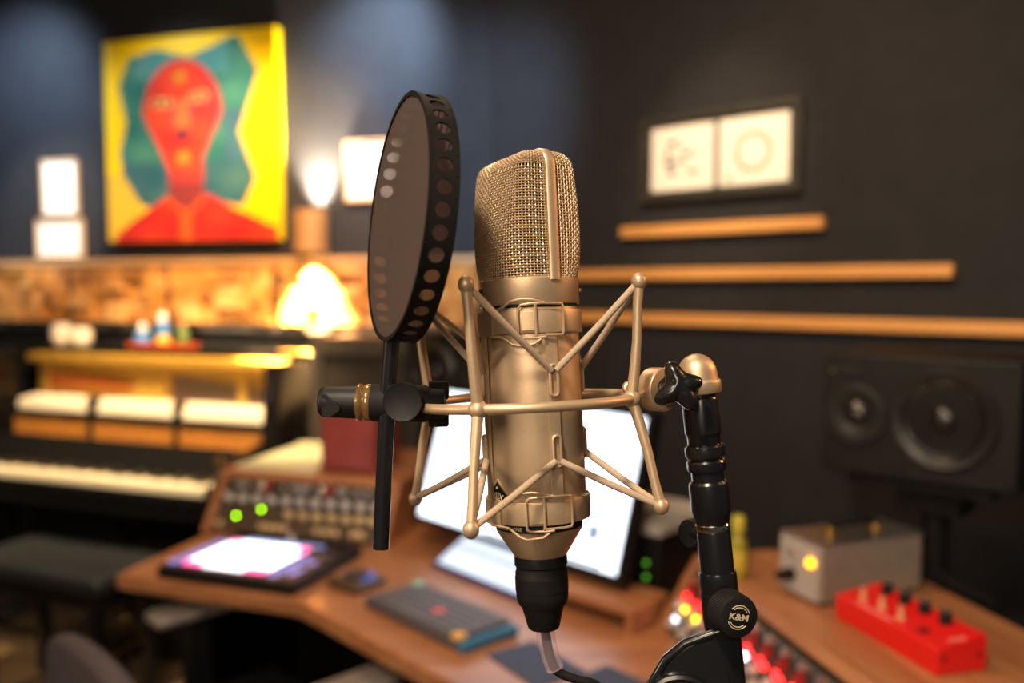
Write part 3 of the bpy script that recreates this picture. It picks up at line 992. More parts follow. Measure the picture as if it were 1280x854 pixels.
def slope_frame(M, ytop, off, TH=TH):
    # local frame lying in the slope: x along face, y up the slope, z out of the face
    sl = Vector((0, ytop, TH)).normalized()
    nn = Vector((0, -TH, ytop)).normalized()
    o = Vector((0, 0, 0)) - nn * off
    return M @ frame(o, (1, 0, 0), sl, nn), math.hypot(ytop, TH)


# left bay: four rack units
SF, SL = slope_frame(LT, LYT, 0.004, LTH)
uh = (SL - 0.030) / 4
unit_lab = ['lowest rack unit in the left desk bay, with amber knobs',
            'rack unit with two lit green lamps in the left desk bay',
            'rack unit with one plain row of grey knobs in the left desk bay',
            'rack unit with clusters of silver buttons, topmost in the left desk bay']
for k in range(4):
    u = thing('rack_unit', unit_lab[k], 'rack unit', SF @ Matrix.Translation((0.026, 0.010 + k * uh, 0)), 'rack units in the left desk bay')
    w = LW - 0.052
    MB().box((w / 2, uh / 2, -0.002), (w, uh - 0.0015, 0.004)).build('faceplate', [M_FACE2, M_FACE2, M_FACE, M_FACE][k], u)
    MB().box((w / 2, uh / 2, -0.024 if k else -0.0065), (w - 0.03, uh - 0.004, 0.040 if k else 0.005)).build('chassis', M_BLACK, u)

    def knob(x, y, r, h, m, nm='knob'):
        MB().lathe([(r * 1.1, 0), (r * 1.1, h * .3), (r * .9, h * .4), (r * .82, h * .95), (r * .7, h), (0.0005, h)], 14, Matrix.Translation((x, y, 0))).build(nm, m, u)
    kc = [M_KNOBGOLD, M_KNOBGOLD, M_KNOBG, M_SILVER][k]
    if k == 0:
        for x in (0.02, 0.145, 0.165, 0.187, 0.207, 0.30, 0.325, 0.35, 0.40, 0.42):
            knob(x, uh / 2, 0.0085, 0.014, kc)
    elif k == 1:
        for x in (0.21, 0.25, 0.29, 0.33, 0.37, 0.405, 0.44):
            knob(x, uh / 2, 0.010, 0.016, kc)
    elif k == 2:
        for i in range(11):
            knob(0.022 + i * 0.042, uh / 2, 0.0105, 0.015, kc)
    else:
        for x in (0.035, 0.048, 0.061, 0.10, 0.17, 0.20, 0.213, 0.226, 0.239, 0.275, 0.33, 0.345, 0.38, 0.41):
            knob(x, uh / 2, 0.0075 if x not in (0.10, 0.275) else 0.011, 0.012, kc)
        for x in (0.125, 0.30):
            MB().box((x, uh / 2, 0.001), (0.014, uh * .7, 0.002)).build('red_badge', M_KNOBR, u)
    if k == 1:
        for x, y in ((0.060, uh * .16), (0.126, uh * .78)):
            MB().sphere((x, y, 0.001), 0.0038, 12, 8).build('green_lamp', M_LEDG, u)
    for x in (0.006, w - 0.006):
        MB().lathe([(0.004, 0), (0.0035, 0.002), (0.0005, 0.002)], 8, Matrix.Translation((x, uh / 2, 0))).build('rack_screw', M_SILVER, u)

# right bay: slim preamp modules side by side
SF2, SL2 = slope_frame(RTM, RYT, 0.004)
mwid = 0.0462
nmod = 12
ordn = ['first', 'second', 'third', 'fourth', 'fifth', 'sixth', 'seventh', 'eighth', 'ninth', 'tenth', 'eleventh', 'twelfth']
for k in range(nmod):
    extra = ' with yellow lamp' if k in (0, 1) else ' with red lamps'
    u = thing('preamp_module', 'slim preamp module%s, %s from the far end of the right bay' % (extra, ordn[k]), 'audio module',
              SF2 @ Matrix.Translation((0.0265 + k * (mwid + 0.0006), 0.010, 0)), 'preamp modules in the right desk bay')
    h = SL2 - 0.034
    MB().box((mwid / 2, h / 2, -0.0015), (mwid, h, 0.003)).build('faceplate', M_FACE, u)
    MB().box((mwid / 2, h * 0.62, -0.018), (mwid - 0.006, h * 0.7, 0.026)).build('chassis', M_BLACK, u)

    def kn(x, y, r, hh, m, nm):
        MB().lathe([(r, 0), (r, hh * .7), (r * .85, hh), (0.0005, hh)], 14, Matrix.Translation((x, y, 0))).build(nm, m, u)
    kn(mwid * .5, h * .90, 0.0085, 0.013, M_SILVER, 'silver_knob')
    kn(mwid * .5, h * .74, 0.0085, 0.011, M_KNOBR, 'red_knob')
    kn(mwid * .30, h * .44, 0.008, 0.011, M_KNOBG, 'grey_knob')
    kn(mwid * .72, h * .30, 0.008, 0.011, M_KNOBG, 'grey_knob')
    kn(mwid * .5, h * .12, 0.009, 0.012, M_KNOBG, 'grey_knob')
    MB().sphere((mwid * .35, h * .60, 0.002), 0.0050, 12, 8).build('red_lamp', M_LEDR, u)
    MB().sphere((mwid * .68, h * .57, 0.002), 0.0050, 12, 8).build('red_lamp', M_LEDR, u)
    if k in (0, 1):
        MB().sphere((mwid * .78, h * .43, 0.002), 0.0048, 12, 8).build('yellow_lamp', M_LEDY, u)
    if k in (0, 5, 9):
        MB().sphere((mwid * .5, h * (.24 if k == 0 else .50), 0.003), 0.0052, 12, 8).build('white_lamp', M_LEDW, u)

# ------------------------------------------------------------------ on the left bay
TZ = DZ + TH
t = thing('paper_pad', 'thick cream paper pad lying on top of the left desk bay', 'paper', LT @ T(0.012, LYT + 0.012, LTH))
MB().box((0.135, 0.16, 0.006), (0.23, 0.31, 0.011)).build('page_block', M_CREAM, t, bevel=0.002)
MB().box((0.135, 0.305, 0.0165), (0.20, 0.030, 0.010)).build('curled_edge', M_CREAM, t, bevel=0.004)
t = thing('wooden_speaker_box', 'small oxblood wooden box standing on the left desk bay, below the clamp', 'box', LT @ T(0.345, LYT + 0.045, LTH))
MB().box((0, 0.08, 0.088), (0.158, 0.15, 0.174)).build('case', M_REDBOX, t, bevel=0.004)
MB().box((0, 0.002, 0.088), (0.138, 0.006, 0.154)).build('front_panel', M_REDBOX, t, bevel=0.002)
for sx in (-1, 1):
    for sy in (0.02, 0.14):
        MB().box((sx * 0.06, sy, 0.0007), (0.015, 0.015, 0.0014)).build('foot', M_RUBBER, t)

# ------------------------------------------------------------------ pad controller
p0 = Vector((-0.768, 1.862, DZ))
t = thing('pad_controller', 'black pad controller with a glowing white grid on the left desk wing', 'controller', T(p0.x, p0.y, DZ, R(-19.4)))
CW, CDp, CH = 0.345, 0.285, 0.026
MB().box((CW / 2, CDp / 2, CH / 2 + 0.002), (CW, CDp, CH)).build('body', M_BLACK, t, bevel=0.006)
gx, gy, gs = 0.042, 0.030, 0.0262
for i in range(8):
    for j in range(8):
        pink = (i, j) in ((0, 0), (1, 0), (7, 7), (7, 6), (0, 7), (7, 0), (6, 0))
        MB().box((gx + gs * (i + .5), gy + 0.0235 * (j + .5), CH + 0.0035), (gs - 0.003, 0.0205, 0.004)).build('pad', M_PADP if pink else M_PADW, t)
for j in range(8):
    MB().box((0.020, 0.035 + j * 0.027, CH + 0.003), (0.024, 0.012, 0.004)).build('button', M_BTN if j < 7 else M_BTNDIM, t)
    for x in (0.276, 0.308):
        MB().box((x, 0.030 + j * 0.024, CH + 0.003), (0.020, 0.012, 0.004)).build('button', M_BTN if (j in (0, 1, 2, 3, 5) and x < 0.29) or j in (1, 2, 4) else M_BTNDIM, t)
for i in range(9):
    MB().lathe([(0.008, 0), (0.0075, 0.014), (0.0005, 0.015)], 14, T(0.03 + i * 0.034, CDp - 0.022, CH)).build('encoder_knob', M_BLACK if i != 4 else M_KNOBG, t)
MB().box((0.17, CDp - 0.048, CH + 0.0025), (0.20, 0.012, 0.002)).build('display_strip', M_SCRBLUE, t)

# ------------------------------------------------------------------ small controller and keyboard
t = thing('monitor_controller', 'small square grey control box with blue dial between pad controller and keyboard', 'controller', T(-0.326, 1.815, DZ, R(-38)))
MB().box((0, 0, 0.011), (0.095, 0.085, 0.018)).build('body', M_FACE2, t, bevel=0.005)
MB().lathe([(0.024, 0.019), (0.024, 0.028), (0.021, 0.031), (0.0005, 0.031)], 24).build('dial', M_FACE, t)
for a_ in range(7):
    an = a_ * 0.55 - 0.3
    MB().sphere((0.034 * math.cos(an), 0.032 * math.sin(an), 0.021), 0.005, 10, 6).build('blue_light', mat('blue_light%d' % a_, (0.05, 0.08, 0.3), 0.4, emit=(0.10, 0.20, 0.9), strength=0.6, vary=0), t)

kdir = Vector((0.206, -0.227, 0)).normalized()
kang = math.atan2(kdir.y, kdir.x)
t = thing('keyboard', 'compact dark grey keyboard with blue end, mint, red and yellow keys', 'keyboard', T(-0.290, 1.692, DZ, kang))
KL, KD = 0.308, 0.130
MB().box((KL / 2 - 0.009, KD / 2, 0.011), (KL - 0.018, KD, 0.020)).build('case', M_KEYBASE, t, bevel=0.004)
MB().box((KL - 0.0085, KD / 2, 0.011), (0.017, KD, 0.020)).build('blue_end', M_BLUE, t, bevel=0.004)
for j in range(6):
    for i in range(15):
        if j == 0 and 4 <= i <= 9:
            if i == 4:
                MB().box((0.012 + 0.0186 * 7, 0.012 + j * 0.0208, 0.0245), (0.0186 * 6 - 0.003, 0.0175, 0.007)).build('space_bar', M_KEYCAP, t)
            continue
        m = M_KEYCAP
        if (i, j) in ((0, 5),):
            m = M_MINT
        elif (i, j) == (8, 2):
            m = M_REDKEY
        elif (i, j) == (14, 0):
            m = M_YELKEY
        big = 0.0035 if m is not M_KEYCAP else 0
        MB().box((0.012 + 0.0186 * (i + .5), 0.012 + j * 0.0208, 0.0245), (0.0156 + big, 0.0175 + big, 0.007)).build('key', m, t)

o = MB().box((0.076, 0.05, 0.0015), (0.152, 0.101, 0.003)).build('desk_mat', M_PAD, bevel=0.001)
o.matrix_world = T(-0.045, 1.470, DZ, R(-57))
tag(o, 'blue-grey mat lying on the desk below the microphone plug', 'mat')
o = MB().box((0.07, -0.04, 0.0015), (0.14, 0.08, 0.003)).build('desk_mat', M_PAD, bevel=0.001)
o.matrix_world = T(0.158, 1.425, DZ, R(-50))
tag(o, 'corner of a second blue-grey mat at the desk front, left of the stand clutch', 'mat')

# ------------------------------------------------------------------ monitor, tablet
mc = Vector((0.0196, 1.9, 0.9459))
yaw, tl = 0.8193, 0.3022
mu = Vector((math.cos(yaw), -math.sin(yaw), 0))
mn = Vector((-math.sin(yaw), -math.cos(yaw), 0))
mv = Vector((0, 0, 1)) * math.cos(tl) - mn * math.sin(tl)
mnn = mu.cross(mv)
sw, sh = 0.622, 0.306
t = thing('computer_monitor', 'wide computer monitor with bright white screen behind the microphone', 'monitor', frame(mc, mu, mv, mnn))
mb = MB()
bz = 0.016
mb.box((0, 0, -0.014), (sw + 2 * bz, sh + 2 * bz, 0.024))
for s_ in (-1, 1):
    mb.box((s_ * (sw / 2 + bz / 2), 0, 0.0), (bz, sh + 2 * bz, 0.006))
    mb.box((0, s_ * (sh / 2 + bz / 2), 0.0), (sw, bz, 0.006))
mb.build('bezel', M_BLACK, t)
MB().box((0, 0, -0.001), (sw, sh, 0.003)).build('screen', M_SCREEN, t)
MB().box((0.235, -0.085, 0.001), (0.030, 0.030, 0.001)).build('desktop_icon', M_SCRGREY, t)
MB().box((0.10, -sh / 2 + 0.006, 0.001), (0.34, 0.006, 0.001)).build('task_bar', M_SCRGREY, t)
back = mc - mnn * 0.03
mb = MB()
inv = t.matrix_world.inverted() if False else frame(mc, mu, mv, mnn).inverted()
nb = mc - mn * 0.16
mb.tube([(0, 0, -0.026), inv @ (mc - mn * 0.13 + Vector((0, 0, -0.03))), inv @ Vector((nb.x, nb.y, DZ + 0.012))], 0.022, 14)
mb.build('neck', M_BLACK, t)
MB().box((0, 0, 0), (0.24, 0.16, 0.012), inv @ frame((nb.x, nb.y, DZ + 0.0065), mu, -mn, (0, 0, 1))).build('foot', M_BLACK, t, bevel=0.003)

tb0 = on_z(540, 709, DZ)
tyaw = R(49)
tu = Vector((math.cos(tyaw), -math.sin(tyaw), 0))
tn = Vector((-math.sin(tyaw), -math.cos(tyaw), 0))
ta = R(62)
tv = Vector((0, 0, 1)) * math.cos(ta) - tn * math.sin(ta)
t = thing('tablet', 'tablet with blue-white screen propped below the monitor', 'tablet', frame(tb0 + Vector((0, 0, 0.002)), tu, tv, tu.cross(tv)))
TW, THh = 0.30, 0.140
MB().box((TW / 2, THh / 2, 0.003), (TW, THh, 0.007)).build('body', M_TABBLUE, t, bevel=0.003)
MB().box((TW / 2, THh / 2, 0.0068), (TW - 0.022, THh - 0.024, 0.001)).build('screen', M_TSCREEN, t)
MB().box((TW / 2, THh - 0.026, 0.0075), (TW - 0.024, 0.026, 0.0006)).build('screen_header', M_SCRBLUE, t)
mb = MB()
for i in range(26):
    mb.box((0.022 + i * 0.0102, THh * .50, 0.0075), (0.007, 0.010, 0.0006))
mb.build('track_row', M_SCRGREY, t)
MB().box((TW / 2, THh - 0.012, -0.03), (0.10, 0.004, 0.060)).build('prop_stand', M_BLACK, t)

# low wooden riser and dark device with pale slab
ro = UD * -1.135 + ND * -1.285
t = thing('wooden_riser', 'low walnut riser shelf under the monitor, right of the microphone plug', 'shelf', frame((ro.x, ro.y, DZ), UD, -ND, (0, 0, 1)))
MB().box((0.12, 0.06, 0.040), (0.245, 0.118, 0.018)).build('shelf_top', M_DESK, t, bevel=0.003)
for x in (0.01, 0.23):
    MB().box((x, 0.06, 0.0155), (0.018, 0.11, 0.031)).build('shelf_side', M_DESK, t)
bo = UD * -1.130 + ND * -1.425 + Vector((0, 0, DZ))
t = thing('equipment_box', 'black equipment box with two green lights at the right of the monitor', 'equipment', frame(bo, UD, -ND, (0, 0, 1)))
MB().box((0.095, 0.115, 0.073), (0.19, 0.21, 0.138)).build('case', M_BLACK, t, bevel=0.004)
for z in (0.055, 0.084):
    MB().sphere((0.163, 0.010, z), 0.0045, 12, 8).build('green_light', M_LEDGD, t)
for sx in (0.02, 0.17):
    for sy in (0.03, 0.20):
        MB().box((sx, sy, 0.002), (0.02, 0.02, 0.004)).build('foot', M_RUBBER, t)
t = thing('grey_case', 'pale grey flat case lying on the black equipment box', 'case', frame(bo + Vector((0, 0, 0.142)) + UD * 0.01, UD, -ND, (0, 0, 1)))
MB().box((0.092, 0.115, 0.006), (0.196, 0.225, 0.012)).build('lower_shell', M_SLAB, t, bevel=0.004)
MB().box((0.092, 0.115, 0.0165), (0.196, 0.225, 0.009)).build('lid', M_SLAB, t, bevel=0.003)

# ------------------------------------------------------------------ right bay top: bottle, power supply, red pedal
b0 = on_z(922, 722, TZ)
t = thing('bottle', 'small olive-yellow bottle standing on the right desk bay beside the stand', 'bottle', T(b0.x, b0.y, TZ))
MB().lathe([(0.001, 0), (0.014, 0), (0.0155, 0.003), (0.0155, 0.055), (0.0135, 0.066), (0.0085, 0.074), (0.0085, 0.082), (0.001, 0.083)], 24).build('glass', M_BOTTLE, t)
MB().lathe([(0.0158, 0.015), (0.0160, 0.0155), (0.0160, 0.048), (0.0158, 0.0485)], 24).build('paper_label', mat('mustard_label', (0.62, 0.47, 0.06), 0.6), t)
MB().lathe([(0.010, 0.080), (0.011, 0.082), (0.011, 0.104), (0.009, 0.107), (0.001, 0.108)], 20).build('cap', mat('yellow_cap', (0.60, 0.52, 0.06), 0.5), t)

bx = Vector((0.480, 1.342, TZ))
ba = math.atan2(0.37, 0.93)
t = thing('power_supply', 'grey metal power supply with carrying handle and amber lamp on the right desk bay', 'power supply', T(bx.x, bx.y, TZ, ba))
BW_, BD_, BH = 0.208, 0.095, 0.092
MB().box((BW_ / 2, BD_ / 2, BH / 2 + 0.004), (BW_, BD_, BH)).build('case', M_GREYMET, t, bevel=0.004)
MB().box((-0.002, BD_ / 2, BH / 2 + 0.004), (0.004, BD_ - 0.006, BH - 0.006)).build('front_panel', M_SLAB, t)
MB().box((BW_ / 2, BD_ / 2, BH + 0.005), (BW_ + 0.002, BD_ + 0.002, 0.003)).build('top_lid', M_SILVER, t)
h_ = thing('x', 'x', 'x') if False else None
MB().tube([(0.06, BD_ / 2, BH + 0.016), (0.075, BD_ / 2, BH + 0.022), (0.135, BD_ / 2, BH + 0.022), (0.15, BD_ / 2, BH + 0.016)], 0.006, 10, flat=1.6).build('handle', M_BLACK, t)
for x in (0.058, 0.152):
    MB().box((x, BD_ / 2, BH + 0.012), (0.02, 0.022, 0.012)).build('handle_bracket', M_BRASS, t, bevel=0.002)
Fx = Matrix(((0, 0, -1, 0), (1, 0, 0, 0), (0, 1, 0, 0), (0, 0, 0, 1)))
MB().sphere((-0.007, 0.016, 0.067), 0.0068, 14, 10).build('amber_lamp', M_LEDA, t)
MB().lathe([(0.010, 0), (0.010, 0.012), (0.006, 0.03), (0.0005, 0.03)], 16, Matrix.Translation((-0.004, 0.062, 0.036)) @ Fx).build('black_plug', M_RUBBER, t)
MB().lathe([(0.005, 0), (0.0045, 0.01), (0.0005, 0.01)], 12, Matrix.Translation((-0.004, 0.060, 0.074)) @ Fx).build('toggle_switch', M_SILVER, t)
MB().lathe([(0.006, 0), (0.006, 0.022), (0.0005, 0.023)], 14, Matrix.Translation((BW_, 0.03, 0.06)) @ Matrix(((0, 0, 1, 0), (1, 0, 0, 0), (0, 1, 0, 0), (0, 0, 0, 1)))).build('rear_socket', M_KNOBGOLD, t)
for sx in (0.015, BW_ - 0.015):
    for sy in (0.012, BD_ - 0.012):
        MB().box((sx, sy, 0.002), (0.014, 0.014, 0.004)).build('foot', M_RUBBER, t)
PSM = T(bx.x, bx.y, TZ, ba)
pts = [PSM @ Vector(p) for p in ((BW_ + 0.023, 0.03, 0.06), (BW_ + 0.035, 0.03, 0.058), (BW_ + 0.05, 0.02, 0.03), (BW_ + 0.06, 0.0, 0.0055), (BW_ + 0.06, -0.05, 0.0045), (BW_ + 0.05, -0.10, 0.0045))]
o = MB().tube(pts, 0.0042, 10).build('power_cable', M_RUBBER)
tag(o, 'black cable leaving the right end of the grey power supply', 'cable')

pn = Vector((0.543, 1.098, TZ))
pang = math.atan2(0.203, -0.054)      # long axis direction
t = thing('effects_pedal', 'bright red effects unit with black knobs on the right desk bay', 'effects unit', frame(pn, (math.cos(pang), math.sin(pang), 0), (-math.sin(pang), math.cos(pang), 0), (0, 0, 1)))
QL, QW, QH = 0.212, -0.078, 0.042
MB().prism([(0, 0), (0, QH - 0.006), (QW, QH + 0.006), (QW, 0)], 0, QL, Matrix(((0, 0, 1, 0), (1, 0, 0, 0), (0, 1, 0, 0.0005), (0, 0, 0, 1)))).build('case', M_RED, t, bevel=0.002)


def ped(x, y):
    return Matrix.Translation((x, y, QH - 0.006 + 0.012 * y / QW))


for x, y in ((0.170, -0.058), (0.132, -0.058), (0.092, -0.058), (0.052, -0.058)):
    MB().lathe([(0.0085, 0), (0.008, 0.015), (0.0065, 0.017), (0.0005, 0.017)], 18, ped(x, y)).build('black_knob', M_RUBBER, t)
    MB().lathe([(0.0042, 0.017), (0.004, 0.0185), (0.0005, 0.0186)], 12, ped(x, y)).build('knob_cap', M_SILVER, t)
for x, y in ((0.176, -0.022), (0.134, -0.022), (0.095, -0.022)):
    MB().lathe([(0.006, 0), (0.006, 0.004), (0.0035, 0.005), (0.0035, 0.014), (0.005, 0.016), (0.0005, 0.018)], 14, ped(x, y)).build('toggle_switch', M_KNOBGOLD, t)
MB().lathe([(0.008, 0.0002), (0.0075, 0.002), (0.0005, 0.002)], 18, ped(0.05, -0.022)).build('black_socket', M_RUBBER, t)
M_PINK = mat('pale_red_print', (0.90, 0.28, 0.24), 0.5)
MB().box((0.130, -0.007, QH - 0.0040), (0.075, 0.006, 0.0006)).build('printed_strip', M_PINK, t)
MB().box((0.006, -0.045, QH + 0.0018), (0.006, 0.045, 0.0006)).build('printed_strip', M_PINK, t)
for y in (-0.012, -0.066):
    MB().lathe([(0.003, 0), (0.0028, 0.001), (0.0005, 0.001)], 10, Matrix.Translation((0, y, 0.022)) @ Fx).build('screw', M_BLACK, t)

# ------------------------------------------------------------------ office chair
cb = Vector((-0.735, 1.50, 0))
cang = R(-45)                        # local y points to the desk
t = thing('office_chair', 'dark office chair pushed to the desk with one padded armrest showing', 'chair', T(cb.x, cb.y, 0, cang))
mb = MB()
vs, fs = [], []
NB = 24
prof = []
for i in range(NB + 1):
    a = PI * i / NB
    prof.append((0.19 * math.cos(a), 0.664 + 0.055 * math.sin(a) ** 0.8))
outer = [(0.225, 0.46)] + prof + [(-0.225, 0.46)]
mb.prism(outer, -0.02, 0.02, Matrix(((1, 0, 0, 0), (0, 0, 1, 0), (0, 1, 0, 0), (0, 0, 0, 1))))
mb.build('backrest', M_CHAIR, t, bevel=0.015, segs=3)
MB().box((0, 0.27, 0.44), (0.46, 0.44, 0.07)).build('seat', M_BLACK, t, bevel=0.025, segs=3)
for s_ in (-1, 1):
    MB().box((s_ * 0.285, 0.40 if s_ < 0 else 0.31, 0.628), (0.08, 0.36 if s_ < 0 else 0.25, 0.026)).build('armrest', M_ARM, t, bevel=0.012, segs=3)
    MB().box((s_ * 0.285, 0.32, 0.52), (0.03, 0.05, 0.20)).build('arm_post', M_BLACK, t, bevel=0.004)
    MB().box((s_ * 0.245, 0.32, 0.415), (0.10, 0.05, 0.02)).build('arm_bracket', M_BLACK, t)
MB().box((0, 0.02, 0.45), (0.08, 0.05, 0.12)).build('back_bracket', M_BLACK, t)
MB().tube([(0, 0.27, 0.08), (0, 0.27, 0.41)], 0.028, 16).build('gas_column', M_BLACK, t)
for k in range(5):
    a = k * 2 * PI / 5 + 0.3
    MB().tube([(0, 0.27, 0.10), (0.27 * math.cos(a), 0.27 + 0.27 * math.sin(a), 0.07)], [0.024, 0.015], 10).build('base_spoke', M_BLACK, t)
    MB().lathe([(0.001, -.018), (0.028, -.018), (0.028, .018), (0.001, .018)], 16, Matrix.Translation((0.27 * math.cos(a), 0.27 + 0.27 * math.sin(a), 0.0285)) @ Matrix.Rotation(PI / 2, 4, 'X')).build('caster', M_BLACK, t)

# ================================================================== MICROPHONE GROUP
AX = Vector((-math.sin(R(2.6)), math.sin(R(4.0)), 1)).normalized()
MO = dep(667, 502, 0.5)
MR = (Vector((1, 0, 0)) - AX * AX.x).normalized()
MT = MR.cross(AX)                                   # towards the camera side
MM = frame(MO, MR, -MT, AX)                         # local: x right, y away from the camera, z up the axis


def cyl(az, r, s):
    a = R(az)
    return Vector((r * math.sin(a), -r * math.cos(a), s))


mm = 0.001
mic = thing('condenser_microphone', 'champagne large-diaphragm studio microphone with woven wire head in the centre', 'microphone', MM)
# --- head: superellipse sections, round at the collar and wedge-like above
SAZ = 30.0                                           # side band azimuth
HB = 68 * mm
HH = 69.5 * mm


def section(w):
    # half width (towards the side band), half thickness, exponent
    a = 27.0 * mm
    b = (27.0 - 10.3 * w ** 1.1) * mm
    p = 2.05 + 6.0 * min(1, w * 1.25) ** 1.1
    return a, b, p


def head_pt(u, w, grow=0.0):
    # u angle, w 0..1 sides then 1..2 over the top
    if w <= 1:
        a, b, p = section(w * 0.88)
        h = w * 0.88 * HH
        k = 1.0
    else:
        q = (w - 1)
        ang = q * PI / 2
        wr = 0.88 + 0.12 * math.sin(ang)
        a, b, p = section(wr)
        h = wr * HH
        k = 1 - (1 - math.cos(ang)) * 0.46
        a0 = 5.5 * mm * (1 - math.cos(ang))
        ka = (a - a0) / a
        c, s = math.cos(u), math.sin(u)
        rr_ = (abs(c / (a * ka + grow)) ** p + abs(s / (b * k + grow)) ** p) ** (-1 / p)
        x, y = rr_ * c, rr_ * s
        ra = R(SAZ)
        return Vector((x * math.sin(ra) + y * math.cos(ra), -x * math.cos(ra) + y * math.sin(ra), HB + h + grow * math.sin(ang)))
    c, s = math.cos(u), math.sin(u)
    rr_ = (abs(c / (a + grow)) ** p + abs(s / (b + grow)) ** p) ** (-1 / p)
    x, y = rr_ * c, rr_ * s
    ra = R(SAZ)
    return Vector((x * math.sin(ra) + y * math.cos(ra), -x * math.cos(ra) + y * math.sin(ra), HB + h))


def arc_angles(n, w):
    # angles spaced evenly by length round a section
    M_ = 720
    pts = [head_pt(2 * PI * i / M_, w) for i in range(M_ + 1)]
    acc = [0]
    for i in range(M_):
        acc.append(acc[-1] + (pts[i + 1] - pts[i]).length)
    out = []
    j = 0
    for k in range(n):
        tgt = acc[-1] * k / n
        while acc[j + 1] < tgt:
            j += 1
        out.append(2 * PI * (j + (tgt - acc[j]) / max(acc[j + 1] - acc[j], 1e-9)) / M_)
    return out


NV = 92
pitch = 1.50 * mm
rows = []
w = 0.0
while w <= 1.0:
    rows.append(w)
    w += pitch / (0.88 * HH)
q = 1.0 + 0.08
while q < 1.98:
    rows.append(q)
    q += 0.085
angs = {i: arc_angles(NV, w) for i, w in enumerate(rows)}
WR = 0.40 * mm
mb = MB()
for k in range(NV):
    pts = []
    for i, w in enumerate(rows):
        g = (0.36 if (i + k) % 2 else -0.36) * mm
        pts.append(head_pt(angs[i][k], w, g))
    mb.tube(pts, WR, 5)
for i, w in enumerate(rows):
    pts = []
    for k in range(NV):
        g = (-0.36 if (i + k) % 2 else 0.36) * mm
        pts.append(head_pt(angs[i][k], w, g))
    mb.tube(pts, WR, 5, closed=True)
mb.build('head_grille', M_GRILLE, mic)
mb = MB()
NS = 48
lv = [0, .25, .5, .75, 1, 1.2, 1.4, 1.6, 1.8, 2.0]
vs = [head_pt(2 * PI * k / NS, w, -2.2 * mm) for w in lv for k in range(NS)]
fs = [(i * NS + k, i * NS + (k + 1) % NS, (i + 1) * NS + (k + 1) % NS, (i + 1) * NS + k) for i in range(len(lv) - 1) for k in range(NS)]
fs.append(tuple((len(lv) - 1) * NS + k for k in range(NS)))
mb.add(vs, fs).build('grille_liner', M_LINER, mic)
# band over the head
ra = R(SAZ)
sd = Vector((math.sin(ra), -math.cos(ra), 0))
fd = Vector((math.cos(ra), math.sin(ra), 0))
path = []
ao = 28.0 * mm
rc = 9 * mm
zt = HB + HH + 0.8 * mm
path += [(ao, HB - 1 * mm), (ao, HB + 15 * mm), (ao, HB + 35 * mm)]
for k in range(9):
    a = k * PI / 16
    path.append((ao - rc + rc * math.cos(a), zt - rc + rc * math.sin(a)))
path += [(0, zt)]
path = path + [(-x, z) for x, z in reversed(path[:-1])]
vs, fs = [], []
BWD, BTH = 3.1 * mm, 1.6 * mm
n = len(path)
for i, (x, z) in enumerate(path):
    j0, j1 = max(i - 1, 0), min(i + 1, n - 1)
    tx, tz = path[j1][0] - path[j0][0], path[j1][1] - path[j0][1]
    L = math.hypot(tx, tz)
    nx, nz = tz / L, -tx / L                          # outward
    if nx * x + nz * (z - HB - 20 * mm) < 0:
        nx, nz = -nx, -nz
    for (f, d) in ((-BWD, -BTH), (-BWD, BTH * .55), (-BWD * .7, BTH), (BWD * .7, BTH), (BWD, BTH * .55), (BWD, -BTH)):
        vs.append(sd * (x + nx * d) + fd * f + Vector((0, 0, z + nz * d)))
for i in range(n - 1):
    for k in range(6):
        k2 = (k + 1) % 6
        fs.append((i * 6 + k, i * 6 + k2, (i + 1) * 6 + k2, (i + 1) * 6 + k))
fs += [tuple(range(5, -1, -1)), tuple((n - 1) * 6 + k for k in range(6))]
MB().add(vs, fs).build('head_band', M_NICKEL, mic, smooth=50)
# collar
MB().lathe([(20 * mm, 69 * mm), (27.9 * mm, 69 * mm), (28.5 * mm, 68.3 * mm), (28.5 * mm, 55 * mm), (28.1 * mm, 54.4 * mm), (26 * mm, 54.4 * mm)], 96).build('collar', M_NICKEL, mic)
MB().lathe([(26 * mm, 54.6 * mm), (27.2 * mm, 54.5 * mm), (27.2 * mm, 52.8 * mm), (26 * mm, 52.7 * mm)], 64).build('groove_ring', M_BLACK, mic)


def patch(az0, az1, s0, s1, r, th=0.4 * mm, seg=8):
    mb_ = MB()
    vs_, fs_ = [], []
    for i in range(seg + 1):
        az = az0 + (az1 - az0) * i / seg
        for rr, ss in ((r, s0), (r + th, s0), (r + th, s1), (r, s1)):
            vs_.append(cyl(az, rr, ss))
    for i in range(seg):
        for k_ in range(4):
            k2_ = (k_ + 1) % 4
            fs_.append((i * 4 + k_, i * 4 + k2_, (i + 1) * 4 + k2_, (i + 1) * 4 + k_))
    fs_ += [(3, 2, 1, 0), (seg * 4, seg * 4 + 1, seg * 4 + 2, seg * 4 + 3)]
    return mb_.add(vs_, fs_)


patch(-82, -64, 58 * mm, 64.5 * mm, 28.45 * mm, 0.15 * mm).build('switch_window', M_BLACK, mic)
MB().sphere(cyl(-68, 28.6 * mm, 60 * mm), 1.0 * mm, 10, 6).build('pattern_switch', mat('violet_reflex', (0.20, 0.14, 0.35), 0.2), mic)
patch(80, 92, 57.5 * mm, 65 * mm, 28.45 * mm, 0.15 * mm).build('switch_window', M_BLACK, mic)
MB().sphere(cyl(88, 29 * mm, 62 * mm), 1.0 * mm, 10, 6).build('pad_switch', M_CHROME, mic)
